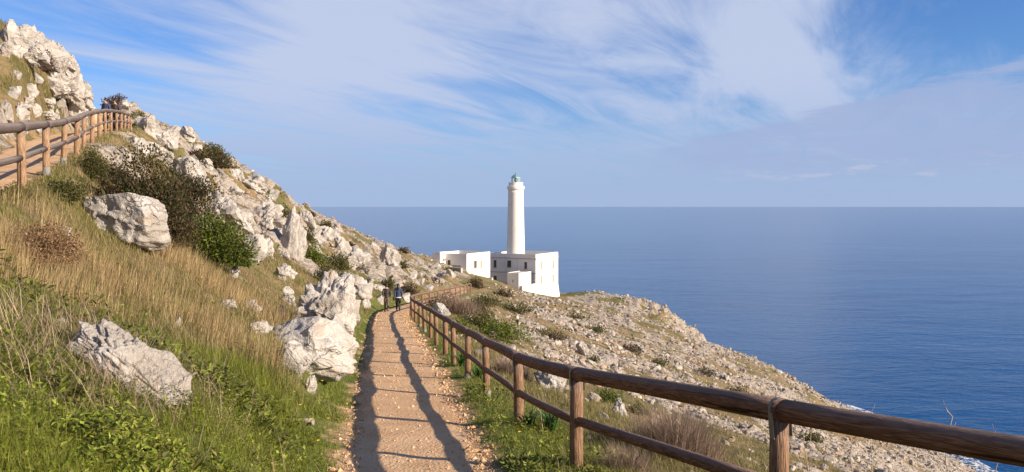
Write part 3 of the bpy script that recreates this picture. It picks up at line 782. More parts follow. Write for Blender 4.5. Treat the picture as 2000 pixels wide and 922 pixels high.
    dr = (b_ - a_).normalized(); sd_ = Vector((dr.y, -dr.x, 0))
    c_ = (a_ + b_) / 2; mb.box((c_.x, c_.y, (tz + zg) / 2), dr * ((b_ - a_).length / 2), sd_ * 0.3, UPV * ((tz - zg) / 2)); mb.build('terrace_wall', M['white'], root)
    # tower
    T = Vector((0.93 + 0.05, 211.5, 0)); s = 211.5 / F
    def zy(y): return (HY - y) / F * 211.5
    zb = zr - 0.05; r0, r1 = 17.8 * s, 14.9 * s
    prof = []
    for k in range(25):
        f = k / 24; prof.append((r0 + (r1 - r0) * (f ** 0.9), zb + (zy(371.5) - zb) * f))
    mb = MB(); mb.lathe((T.x, T.y, 0), prof, 48); tw_ = mb.build('tower', M['white'], root, smooth=True)
    mb = MB(); mb.lathe((T.x, T.y, 0), [(r0 + .12, zb), (r0 + .10, zb + 0.55), (r0 + 0.0, zb + .62)], 48); mb.build('plinth', M['white'], root)
    mb = MB(); mb.lathe((T.x, T.y, 0), [(r1 + .02, zy(372.5)), (15.4 * s, zy(371)), (16.9 * s, zy(369)), (17.1 * s, zy(364.2)), (16.0 * s, zy(363.6))], 48); ga = mb.build('gallery', M['white'], root)
    mb = MB(); mb.lathe((T.x, T.y, 0), [(14.0 * s, zy(363.7)), (13.9 * s, zy(356.4)), (13.2 * s, zy(356.4)), (13.2 * s, zy(362))], 48, cap=False); mb.build('gallery_parapet', M['white'], root)
    lz0, lz1, lr = zy(363.5), zy(347.6), 8.1 * s
    mb = MB(); mb.lathe((T.x, T.y, 0), [(lr * 1.02, lz0), (lr * 1.02, zy(356.8)), (lr * 0.9, zy(356.6))], 24); mb.build('lantern_base', M['white'], root)
    lan = MB()
    for k in range(8):
        a = 2 * math.pi * (k + 0.3) / 8; lan.tube([(T.x + lr * math.cos(a), T.y + lr * math.sin(a), zy(357)), (T.x + lr * math.cos(a), T.y + lr * math.sin(a), lz1)], 0.07, 6)
    lan.lathe((T.x, T.y, 0), [(lr * 1.03, lz1 - 0.06), (lr * 1.05, lz1 + 0.1)], 16)
    ln_ = lan.build('lantern', M['lamp_frame'], root)
    for k in range(8):
        a, b = 2 * math.pi * (k + 0.34) / 8, 2 * math.pi * (k + 1.26) / 8; q = lr * 0.98
        mb = MB(); mb.quad((T.x + q * math.cos(a), T.y + q * math.sin(a), zy(356.8)), (T.x + q * math.cos(b), T.y + q * math.sin(b), zy(356.8)), (T.x + q * math.cos(b), T.y + q * math.sin(b), lz1 - .06), (T.x + q * math.cos(a), T.y + q * math.sin(a), lz1 - .06))
        mb.build('pane', M['glass'], ln_)
    mb = MB(); mb.lathe((T.x, T.y, 0), [(0.25, zy(357)), (0.3, zy(355)), (0.52, zy(353.5)), (0.58, zy(352)), (0.52, zy(350.5)), (0.3, zy(349)), (0.1, zy(348))], 16); mb.build('lens', M['lamp_green'], ln_, smooth=True)
    dr_ = 9.3 * s
    mb = MB(); mb.lathe((T.x, T.y, 0), [(dr_, lz1 + 0.1), (dr_ * 0.98, lz1 + 0.2), (dr_ * 0.84, zy(345)), (dr_ * 0.6, zy(342.6)), (dr_ * 0.3, zy(341)), (dr_ * 0.13, zy(340.3)), (dr_ * 0.12, zy(338.6)), (dr_ * 0.17, zy(338)), (dr_ * 0.1, zy(337)), (0.03, zy(336.5))], 8)
    dm = mb.build('dome', M['lamp_green'], root)
    mb = MB(); mb.tube([(T.x, T.y, zy(337)), (T.x, T.y, zy(333))], [0.05, 0.02], 6); mb.build('lightning_rod', M['lamp_frame'], dm)
    mb = MB()
    for a, zz_ in ((R(-38), zy(374.5)), (R(-80), zy(420)), (R(-95), zy(460))):
        rr_ = r0 + (r1 - r0) * ((zz_ - zb) / (zy(371.5) - zb)) ** 0.9 - 0.03
        mb = MB(); v = Vector((math.cos(a), math.sin(a), 0)); c_ = Vector((T.x, T.y, zz_)) + v * rr_
        if zz_ > zy(400): mb.box(c_, v * 0.06, Vector((-v.y, v.x, 0)) * 0.12, UPV * 0.4); mb.build('slit_window', M['trim'], root)
build_lighthouse()

def build_annex():
    C = Vector(((911.4 - CX) / F * 193, 193.0, 0)); N1, N2 = -E2, -E1
    zt = (HY - 496) / F * 193; zr = zt - 0.7; zg = -21.0
    w2 = fpx(C, E2, 957.2); w1 = fpx(C, E1, 871.3)
    root = thing('annex_building', (C.x, C.y, -15), 'low flat-roofed white annex house left of the lighthouse', 'house')
    o2 = []
    for (x0, x1, y0, y1) in ((923.5, 931.5, 510, 524.6), (936.7, 941.3, 509, 524)):
        o2.append((fpx(C, E2, x0), fpx(C, E2, x1), fz(C, E2, x0, y1), fz(C, E2, x0, y0)))
    o1 = [(fpx(C, E1, 880), fpx(C, E1, 874), fz(C, E1, 877, 519.5), fz(C, E1, 877, 508))]
    mb = MB(); facade(mb, C, E2, N2, w2, zg, zt, o2); mb.build('side_wall', M['white'], root)
    mb = MB(); facade(mb, C, E1, N1, w1, zg, zt, o1); mb.build('front_wall', M['white'], root)
    L = [C, C + E2 * w2, C + E2 * w2 + E1 * (w1 + 3.4), C + E1 * (w1 + 3.4)]
    mb = MB()
    for i in (1, 2): p, q = L[i], L[i+1]; mb.quad((*p[:2], zg), (*q[:2], zg), (*q[:2], zt), (*p[:2], zt))
    mb.build('back_wall', M['white'], root)
    ctr = (L[0] + L[2]) / 2
    mb = MB(); mb.quad(*[(*(ctr + (p - ctr) * .985)[:2], zr) for p in L]); mb.build('roof', M['roof'], root)
    mb = MB()
    for i in range(3):
        p, q = L[i], L[i+1]; e = (q - p).normalized(); inn = Vector((-e.y, e.x, 0)); 
        if inn.dot(ctr - p) < 0: inn = -inn
        c_ = (p + q) / 2 + inn * 0.15; mb.box((c_.x, c_.y, (zt + zr) / 2 + .02), e * ((q - p).length / 2 - 0.31), inn * 0.147, UPV * ((zt - zr) / 2 + 0.02))
    mb.build('parapet', M['white'], root)
    # wing with a stepped, curved gable wall
    Wc = C + E1 * w1; fw = 2.6; W0 = Wc + N1 * fw; wl = 3.3
    zw = (HY - 494) / F * 190
    mb = MB(); mb.quad((*Wc[:2], zg), (*W0[:2], zg), (*W0[:2], zw), (*Wc[:2], zw))
    top = [(0, zw), (0.8, zw), (1.5, zw - 0.18), (2.1, zw - 0.5), (2.55, zw - 0.95), (2.6, zw - 1.05), (wl, zw - 1.05)]
    pts = [(*W0[:2], zg)] + [(*(W0 + E1 * a)[:2], z) for a, z in top] + [(*(W0 + E1 * wl)[:2], zg)]
    mb.quad(*pts)
    back = [(Vector(p) + E2 * (fw - .02)) for p in pts]
    for i in range(1, len(pts) - 2): mb.quad(pts[i], back[i], back[i+1], pts[i+1])
    mb.quad(pts[-2], back[-2], back[-1], pts[-1])
    mb.build('wing', M['white'], root)
    window(root, C, E2, N2, o2[0], M['shutter_dark'], True); window(root, C, E2, N2, o2[1], M['shutter_pale'])
    a, b, za, zb = o1[0]; mb = MB(); c_ = C + E1 * ((a + b) / 2) - N1 * 0.2; mb.box((c_.x, c_.y, (za + zb) / 2), E1 * ((b - a) / 2), N1 * 0.03, UPV * ((zb - za) / 2)); mb.build('door', M['shutter_dark'], root)
    # air conditioner on the lit side of the wing
    mb = MB(); c_ = Wc + N1 * 1.0 + N2 * 0.2; zz_ = (HY - 508.5) / F * 192; mb.box((c_.x, c_.y, zz_), N1 * 0.42, N2 * 0.18, UPV * 0.3)
    ac = mb.build('air_conditioner', M['trim'], root)
    mb = MB(); mb.lathe((0, 0, 0), [(0.2, 0), (0.2, 0.02)], 12)
    mb.v = [tuple(c_ + N2 * (0.181 + v[2]) + N1 * v[0] + UPV * (zz_ + v[1])) for v in mb.v]; mb.build('fan_grille', M['shutter_dark'], ac)
    mb = MB(); mb.box((*(C + E1 * 3.2 + N1 * 0.012)[:2], (HY - 522) / F * 194), E1 * 1.5, N1 * 0.011, UPV * 0.45); mb.build('worn_patch', M['patch'], root)
build_annex()
def low_wall(a, b, d0, d1, y0, hgt, label, mt):
    p, q = hit(a, y0), hit(b, y0 + 2)
    p = Vector(((a - CX) / F * d0, d0, 0)); q = Vector(((b - CX) / F * d1, d1, 0))
    zt = (HY - y0) / F * (d0 + d1) / 2
    root = thing('garden_wall', (p.x, p.y, zt - hgt), label, 'wall')
    e = (q - p).normalized(); n = Vector((e.y, -e.x, 0)); c = (p + q) / 2
    mb = MB(); mb.box((c.x, c.y, zt - hgt / 2 - 0.4), e * ((q - p).length / 2), n * 0.25, UPV * (hgt / 2 + 0.4)); mb.build('masonry', mt, root)
    mb = MB(); mb.box((c.x, c.y, zt + 0.05), e * ((q - p).length / 2 + .05), n * 0.3, UPV * 0.05); mb.build('coping', M['trim'], root)
low_wall(822, 843, 196, 192, 506.5, 1.0, 'low grey wall at the hillside edge left of the annex house', M['trim'])
low_wall(884, 902, 189, 186, 523.5, 0.8, 'low worn wall in front of the annex door', M['trim'])
low_wall(953, 962, 199, 198.5, 543, 1.4, 'small white gate wall between annex and lighthouse', M['white'])

# ------------------------------------------------------------------ rocks
def ico(sub):
    bm = bmesh.new(); bmesh.ops.create_icosphere(bm, subdivisions=sub, radius=1.0)
    V = np.array([v.co[:] for v in bm.verts]); Fc = np.array([[v.index for v in f.verts] for f in bm.faces]); bm.free()
    return V, Fc
ICO = {k: ico(k) for k in (1, 2, 3, 4, 5, 6)}
def rock_verts(sub, seed, facets=9, rough=0.10, pits=0.0, beds=0.35):
    V, Fc = ICO[sub]; V = V.copy(); r = np.random.default_rng(seed)
    for k in range(facets):
        n = r.normal(size=3); n /= np.linalg.norm(n); c = r.uniform(0.42, 0.80)
        ex = np.maximum(V @ n - c, 0); V -= ex[:, None] * n * 0.92
    o = r.uniform(-50, 50, 3)
    q = V + o
    dsp = rough * 1.1 * fbm(q[:, 0] * 1.4, q[:, 1] * 1.4, q[:, 2] * 1.4, octv=2, seed=seed)
    if sub >= 3:
        rid = 1 - np.abs(fbm(q[:, 0] * 2.6, q[:, 1] * 2.6, q[:, 2] * 2.6, octv=3, seed=seed + 3))
        dsp = dsp + rough * 0.9 * (rid - 0.65)
        dsp = dsp + rough * 0.42 * fbm(q[:, 0] * 6, q[:, 1] * 6, q[:, 2] * 6, octv=max(1, sub - 2), seed=seed + 5)
    if sub >= 4:      # joints and bedding steps
        cr = 1 - np.abs(vnoise(q[:, 0] * 1.5 + 0.4 * q[:, 2], q[:, 1] * 1.5, q[:, 2] * 2.4, seed=seed + 12))
        dsp = dsp - (0.10 if beds > 0.2 else 0.015) * cr ** 14 - rough * beds * (np.modf(np.abs(q[:, 2] * 2.2 + 0.7 * q[:, 0] + 0.25 * vnoise(q[:, 0], q[:, 1], q[:, 2], seed=seed + 14)))[0] > 0.5)
    if pits:
        pn = vnoise(q[:, 0] * 3.6, q[:, 1] * 3.6, q[:, 2] * 2.6, seed=seed + 8)
        dsp = dsp - pits * sstep(pn, 0.25, 0.6)
    nn = V / (np.linalg.norm(V, axis=1, keepdims=True) + 1e-9)
    V = V + nn * dsp[:, None]
    lo, hi = V.min(0), V.max(0)
    return (V - (lo + hi) / 2) / (hi - lo), Fc
def rock_mesh(name, sub, seed, **kw):
    V, Fc = rock_verts(sub, seed, **kw)
    me = np_mesh(name, V, Fc, smooth=(sub >= 5)); me.materials.append(M['rock'])
    return me
LIB = [rock_mesh('rock', 4, 100 + i, facets=12, rough=0.15, pits=0.05 if i % 3 == 0 else 0.0) for i in range(12)]
M['rock_slope'] = limestone('brownish_limestone', (0.86, 0.80, 0.73), 1.0)
LIB_R = [rock_mesh('rock', 3, 240 + i, facets=11, rough=0.10) for i in range(10)]
for q in LIB_R: q.materials[0] = M['rock_slope']
LIB_S = [rock_mesh('rock', 3, 200 + i, facets=10, rough=0.09) for i in range(10)]
ROCKN = [0]
def put_rock(me, loc, scl, rot, label, group=None):
    o = bpy.data.objects.new('rock', me); COL.objects.link(o)
    o.location = loc; o.scale = scl; o.rotation_euler = rot
    tag(o, label, 'rock', group); ROCKN[0] += 1
    return o
def px_rock(cx, by, wp_, hp_, label, group=None, me=None, tilt=0.0, deep=0.85, yaw=None, sink=0.5):
    p = hit(cx, by)
    if p is None: return
    d = p.y; k = d / F; W, Hh = wp_ * k, hp_ * k; D = max(W * deep, Hh * 0.5)
    rnd = random.Random(int(cx * 7 + by))
    if me is None: me = rnd.choice(LIB if wp_ > 24 else LIB_S)
    yaw_ = rnd.choice((0, math.pi)) + rnd.uniform(-.35, .35) if yaw is None else yaw
    c = Vector((p.x, p.y + D * 0.36, p.z + Hh * 0.5 - Hh * sink * 0.5))
    return put_rock(me, c, (W * 1.06, D, Hh * (1 + sink)), (0, tilt, yaw_), label, group)

# boulders one can single out
px_rock(232, 462, 176, 98, 'large smooth pale boulder below the dark bush on the left slope', me=rock_mesh('rock', 6, 302, facets=9, rough=0.075, beds=0.0), yaw=0.0, tilt=R(16), sink=0.18)
px_rock(228, 762, 270, 92, 'long jagged white rock lying aslant in dry grass at lower left', me=rock_mesh('rock', 6, 311, facets=12, rough=0.15, pits=0.05), yaw=0.0, tilt=R(39), deep=0.45)
px_rock(632, 682, 125, 150, 'tall pitted limestone crag standing beside the gravel path', me=rock_mesh('rock', 6, 323, facets=12, rough=0.17, pits=0.13), yaw=0.2, tilt=R(12), deep=0.8, sink=0.25)
px_rock(582, 700, 200, 72, 'broad grey limestone slab leaning in front of the pitted crag by the path', me=rock_mesh('rock', 6, 337, facets=9, rough=0.09, beds=0.12), yaw=0.0, tilt=R(5), deep=0.75, sink=0.8)
px_rock(648, 712, 60, 92, 'smooth grey rounded rock face at the path edge, right end of the slab', me=rock_mesh('rock', 5, 338, facets=7, rough=0.06, beds=0.0), yaw=0.3, tilt=R(-8), deep=0.8, sink=0.5)
px_rock(566, 724, 66, 60, 'white triangular rock wedge below the grey slab by the path', me=rock_mesh('rock', 5, 341, facets=9, rough=0.07, beds=0.0), yaw=0.1, tilt=R(20), deep=0.6, sink=0.6)
px_rock(606, 766, 22, 36, 'small upright stone in the grass below the white rock wedge', me=LIB[3])
px_rock(566, 507, 58, 104, 'tall steep pale slab with straight right edge in the middle of the hillside', me=rock_mesh('rock', 6, 352, facets=8, rough=0.08), yaw=0.1, tilt=R(8), deep=0.7)
px_rock(368, 368, 66, 62, 'pale squarish limestone block right of the dark bush', me=rock_mesh('rock', 5, 356, facets=10, rough=0.08), yaw=0.0)
px_rock(341, 256, 26, 26, 'pointed white pinnacle on the skyline right of the upper railing', me=rock_mesh('rock', 4, 361, facets=14, rough=0.12), tilt=R(-20))
px_rock(484, 512, 56, 58, 'smooth white rounded rock just right of the bright green bush', me=rock_mesh('rock', 5, 366, facets=6, rough=0.06, beds=0.0), tilt=R(28))
px_rock(1076, 762, 66, 50, 'jagged pale rock right behind the foreground railing', me=rock_mesh('rock', 5, 371, facets=12, rough=0.17), deep=0.8)
px_rock(1213, 816, 32, 34, 'squat white stone block beyond the railing near the dry twig bush', me=LIB[5])
px_rock(862, 616, 40, 24, 'rounded grey rock poking above the railing where it bends', me=rock_mesh('rock', 4, 377, facets=6, rough=0.06))
px_rock(760, 524, 44, 44, 'knobbly white outcrop with a hollow on the hillside above the two walkers', me=rock_mesh('rock', 5, 379, facets=10, rough=0.16, pits=0.12))
px_rock(694, 580, 60, 40, 'big sloping pale outcrop on the slope left of the two walkers', me=rock_mesh('rock', 5, 383, facets=9, rough=0.11), tilt=R(22))
px_rock(1138, 694, 26, 26, 'single white rock standing out of the rubble slope above the railing', me=LIB[8])
px_rock(122, 170, 54, 78, 'big squared skyline crag at upper left with vertical right edge', me=rock_mesh('rock', 6, 391, facets=12, rough=0.13), yaw=0.1, deep=1.0)
px_rock(36, 230, 30, 34, 'pale block on the grassy bank left of the upper path', me=LIB[2])
G1 = 'limestone outcrops on the left hillside'
zones = {
 'white crag rock on the upper left skyline above the upper path': [(50,118,64,44,.3), (14,90,56,58,0), (46,92,50,46,.2), (70,104,44,48,.3), (84,122,60,48,.4), (102,126,44,50,.4), (2,110,30,30,.1), (116,180,54,46,0), (114,176,34,28,0), (135,110,22,26,0), (95,140,50,36,.3), (140,185,30,30,0)],
 'pale rock on the grassy bank between upper path and skyline crag': [(49,206,26,19,0), (56,185,25,24,0), (20,185,22,18,.3), (27,177,22,14,.4), (87,230,30,20,0), (107,229,15,17,0), (135,224,62,46,.1), (165,219,30,28,0), (100,181,56,24,.5), (8,215,18,20,0), (12,240,22,26,0)],
 'pale stone low on the bank beside the upper path': [(8,262,16,14,.2), (40,262,20,14,.1), (70,256,18,14,.2), (96,244,16,12,.1), (66,222,22,20,.2), (90,205,26,18,.3), (112,206,22,16,.2), (70,160,20,14,.2), (30,150,18,14,.3), (95,165,24,16,.4)],
 'white rock above the far end of the upper railing': [(158,190,34,30,.3), (188,210,28,28,.2), (198,200,26,18,.4), (174,200,28,22,.2), (241,213,28,24,.4), (205,205,22,18,.3)],
 'pale outcrop ridge sloping down right of the upper railing': [(250,251,50,28,.2), (285,260,52,38,.3), (318,284,66,36,.4), (360,273,42,24,.4), (270,301,46,36,.5), (325,312,30,16,.2), (383,293,18,14,.2), (300,300,40,20,.3)],
 'weathered white rock on the upper hillside below the skyline bushes': [(420,397,48,30,.4), (438,323,36,22,.5), (460,351,26,20,.3), (400,340,30,18,.3), (487,372,60,28,.4), (498,369,18,17,0), (508,377,24,15,.3), (533,382,22,15,.3), (528,394,38,14,.4), (455,385,36,22,.3)],
 'layered pale outcrop in the middle of the left hillside': [(428,438,90,56,.45), (466,457,64,50,.5), (516,457,36,32,.5), (510,428,74,36,.45), (516,417,44,32,.4), (532,442,44,32,.4), (512,494,42,28,.5), (552,504,30,15,.4), (557,537,40,24,.2), (545,470,34,26,.4)],
 'white rock in the outcrop band right of the tall steep slab': [(602,447,28,36,.3), (612,474,38,24,.4), (626,456,30,20,.4), (615,472,34,22,.3), (640,468,36,26,.4), (668,499,30,34,.4), (694,509,50,30,.5), (685,527,19,28,.2), (655,455,26,14,.4)],
 'low pale rock on the slope above the two walkers': [(730,488,17,15,.2), (667,545,28,17,.3), (715,568,28,25,.3), (737,567,30,17,.4), (663,574,26,21,.3), (740,589,24,16,.3), (713,602,20,20,.3), (806,546,19,16,.3), (820,554,19,10,.3), (834,567,24,12,.2), (793,589,20,18,.2), (800,573,16,14,.2), (880,548,18,14,.3), (850,528,24,12,.4)],
 'small pale stone half hidden in the grass of the left slope': [(485,602,44,20,.2), (562,592,26,24,.1), (546,612,22,18,.2), (455,548,18,26,.3), (545,545,30,22,.2), (345,640,14,16,.2), (440,600,36,16,.2), (125,452,22,18,.2), (560,575,24,18,.2), (500,655,50,20,.1), (110,640,24,12,.2), (375,750,14,10,0)],
}
ORD = ['leftmost', 'second from left', 'third from left', 'fourth from left', 'fifth from left', 'sixth from left', 'seventh from left', 'eighth from left', 'ninth from left', 'tenth from left', 'eleventh from left', 'twelfth from left', 'thirteenth from left', 'fourteenth from left']
for lab, L_ in zones.items():
    for q, (a, b, c_, d_, t_) in enumerate(sorted(L_)):
        px_rock(a, b, c_, d_, lab + ', ' + (ORD[q] if q < len(L_) - 1 else 'rightmost'), G1 if 'skyline' not in lab else 'limestone crags at upper left', tilt=t_)

# ---- scattered rocks and rubble on the slopes: the biggest are things, the rest is rubble
def scatter_slope(n, seed):
    r = np.random.default_rng(seed)
    d = 7 + (235 - 7) * r.random(n) ** 0.62
    ang = np.radians(r.uniform(-36, 36, n))
    x, y = d * np.tan(ang), d
    rk = rockiness(x, y)
    fl = fence_lat(x, y); l, _, hw = path_lat(x, y); l2, _ = up_lat(x, y)
    clus = sstep(fbm(x * 0.22 + 4, y * 0.22, octv=3, seed=130), -0.25, 0.45)
    prob = np.where(fl > 0, 0.10 + 0.9 * rk * (0.35 + 0.65 * clus), 0.03 + 0.5 * rk * clus)
    keep = (r.random(n) < prob) & (np.abs(l) > hw + 0.35) & (np.abs(fl) > 0.5) & ((np.abs(l2) > 1.4) | (y > 62))
    keep &= ~((x > -26) & (x < 20) & (y > 186) & (y < 232) & (x > -22))
    x, y, fl, rk = x[keep], y[keep], fl[keep], rk[keep]
    z = H(x, y)
    ok = z > SEA - 0.5
    return x[ok], y[ok], z[ok], fl[ok], rk[ok]
X, Y, Z, FL, RK = scatter_slope(170000, 77)
r_ = np.random.default_rng(5)
SZ = np.clip(0.105 * (1 - r_.random(len(X))) ** (-1 / 2.1), 0.07, 0.62) * np.where(FL > 0, 1.15, 0.75) * np.interp(Y, [8, 30, 100], [0.55, 0.8, 1.15])
app = SZ / Y * F
vis = app > 1.7
X, Y, Z, FL, SZ, app = X[vis], Y[vis], Z[vis], FL[vis], SZ[vis], app[vis]
order = np.argsort(-app)
NB = max(0, 300 - ROCKN[0])
SCAT = []
def slope_label(x, y, fl):
    if fl < 0: return 'loose pale stone lying in grass on the left hillside', 'loose stones on the left hillside'
    if y < 45: return 'pale stone on the dry slope just below the railing', 'stones on the seaward slope'
    if x > 22 and y > 160: return 'weathered grey rock on the far headland edge right of the lighthouse', 'stones on the seaward slope'
    if y > 110: return 'pale rock on the rubble slope below the lighthouse', 'stones on the seaward slope'
    return 'pale limestone rock on the rubble slope between railing and sea', 'stones on the seaward slope'
for i in order[:NB]:
    rnd = random.Random(int(i)); s_ = SZ[i]
    lab, grp = slope_label(X[i], Y[i], FL[i])
    sc_ = (s_ * rnd.uniform(.8, 1.3), s_ * rnd.uniform(.8, 1.3), s_ * rnd.uniform(.55, .95))
    SCAT.append(put_rock(rnd.choice(LIB_R), (X[i], Y[i], Z[i] + sc_[2] * 0.2), sc_, (rnd.uniform(-.4, .4), rnd.uniform(-.4, .4), rnd.uniform(0, 6.28)), lab, grp))
def stones_mesh(idx, seed):
    r = np.random.default_rng(seed); Vs, Fs, Cs = [], [], []; off = 0
    lib1 = [rock_verts(1, 500 + k, facets=6, rough=0.16) for k in range(10)]; lib2 = [rock_verts(2, 520 + k, facets=8, rough=0.14) for k in range(8)]
    for i in idx:
        V, Fc = lib2[r.integers(8)] if app[i] > 9 else lib1[r.integers(10)]
        a = r.uniform(0, 6.28); ca, sa = math.cos(a), math.sin(a); tl = r.uniform(-.5, .5); ct, st = math.cos(tl), math.sin(tl)
        s3 = SZ[i] * np.array([r.uniform(.8, 1.4), r.uniform(.7, 1.2), r.uniform(.5, .95)])
        q = V * s3; q = np.stack([q[:, 0] * ct - q[:, 2] * st, q[:, 1], q[:, 0] * st + q[:, 2] * ct], -1)
        q = np.stack([q[:, 0] * ca - q[:, 1] * sa, q[:, 0] * sa + q[:, 1] * ca, q[:, 2]], -1)
        q += (X[i], Y[i], Z[i] + s3[2] * 0.15)
        Vs.append(q); Fs.append(Fc + off); off += len(q)
        g = r.uniform(0, 1); c = np.array([0.25, 0.205, 0.16]) * (1 - g) + np.array([0.48, 0.42, 0.355]) * g
        if r.random() < 0.12: c = c * np.array([0.9, 0.72, 0.58])
        Cs.append(np.tile(c, (len(q), 1)))
    return np_mesh('rubble', np.vstack(Vs), np.vstack(Fs), {'Col': ('FLOAT_COLOR', np.vstack(Cs))})
rub = link('rubble', stones_mesh(order[NB:NB + 24000], 3), M['rubble'])
tag(rub, 'broken pale limestone rubble strewn over the slopes', 'rubble', kind='stuff')
print('rocks', ROCKN[0], 'rubble', len(order) - NB)

# ------------------------------------------------------------------ plants
def blades(p, h, wd, az, lean, col, segs=2, curve=0.5):
    """grass blades: p (n,3) base, height, width, direction, lean; returns V, F(tri), C"""
    n = len(p); dx, dy = np.cos(az), np.sin(az); sx_, sy_ = -dy, dx
    out = []; levels = [0.0, 0.55, 1.0] if segs == 2 else [0.0, 1.0]
    for f in levels[:-1]:
        off = lean * h * (f ** (1 + curve)); zz_ = h * f * np.sqrt(np.maximum(0.05, 1 - (lean * f * 0.6) ** 2))
        ww = wd * (1 - 0.45 * f) * 0.5
        c = np.stack([p[:, 0] + dx * off, p[:, 1] + dy * off, p[:, 2] + zz_], -1); s_ = np.stack([sx_ * ww, sy_ * ww, 0 * ww], -1)
        out += [c - s_, c + s_]
    off = lean * h; zz_ = h * np.sqrt(np.maximum(0.05, 1 - (lean * 0.6) ** 2))
    out.append(np.stack([p[:, 0] + dx * off, p[:, 1] + dy * off, p[:, 2] + zz_], -1))
    m_ = len(out); V = np.stack(out, 1).reshape(-1, 3); b = (np.arange(n) * m_)[:, None]
    tri = np.array([[0, 1, 3], [0, 3, 2], [2, 3, 4]] if segs == 2 else [[0, 1, 2]])
    Fc = (b[:, :, None] + tri[None]).reshape(-1, 3)
    return V, Fc, np.repeat(col, m_, 0)
def leaves(p, dirv, nrm, ln, wd, col):
    """pointed leaves of two triangles folded along the midrib"""
    dirv = dirv / (np.linalg.norm(dirv, axis=1, keepdims=True) + 1e-9)
    s_ = np.cross(dirv, nrm); s_ /= (np.linalg.norm(s_, axis=1, keepdims=True) + 1e-9)
    n2 = np.cross(s_, dirv)
    a = p; b = p + dirv * (ln * 0.45)[:, None] + s_ * (wd * 0.5)[:, None] + n2 * (wd * 0.15)[:, None]
    c = p + dirv * ln[:, None]; d = p + dirv * (ln * 0.45)[:, None] - s_ * (wd * 0.5)[:, None] + n2 * (wd * 0.15)[:, None]
    V = np.stack([a, b, c, d], 1).reshape(-1, 3); i = (np.arange(len(p)) * 4)[:, None]
    Fc = np.concatenate([np.stack([i + 0, i + 1, i + 2], -1).reshape(-1, 3), np.stack([i + 0, i + 2, i + 3], -1).reshape(-1, 3)])
    return V, Fc, np.repeat(col, 4, 0)
def colmix(r, n, cols, jit=0.15):
    cols = np.array(cols); k = r.integers(len(cols), size=n); k2 = r.integers(len(cols), size=n); f = r.random((n, 1)) * 0.6
    return np.clip((cols[k] * (1 - f) + cols[k2] * f) * (1 + jit * r.normal(size=(n, 1))), 0.004, 1)
def merge(parts):
    V, Fc, C, off = [], [], [], 0
    for (v, f, c) in parts:
        V.append(v); Fc.append(f + off); C.append(c); off += len(v)
    return np.vstack(V), np.vstack(Fc), np.vstack(C)
def stuff_obj(name, parts, m_, label, cat):
    V, Fc, C = merge(parts)
    o = link(name, np_mesh(name, V, Fc, {'Col': ('FLOAT_COLOR', C)}), m_)
    return tag(o, label, cat, kind='stuff')
GREEN = [(0.11, 0.135, 0.014), (0.17, 0.20, 0.022), (0.235, 0.26, 0.035), (0.15, 0.15, 0.028)]
DRY = [(0.31, 0.225, 0.115), (0.42, 0.325, 0.185), (0.235, 0.165, 0.085), (0.35, 0.245, 0.125)]
OLIVE = [(0.14, 0.145, 0.035), (0.20, 0.18, 0.06), (0.10, 0.11, 0.025), (0.27, 0.21, 0.09)]
def zone(pts, x, y):
    out = np.zeros_like(x)
    for (a, b, rad) in pts:
        p = hit(a, b)
        jx = 0.55 * fbm(x * 0.9, y * 0.9, octv=3, seed=190)
        out = np.maximum(out, 1 - sstep(np.hypot(x - p.x, y - p.y) + jx * rad * 0.6, rad * 0.3, rad * 1.1))
    return out
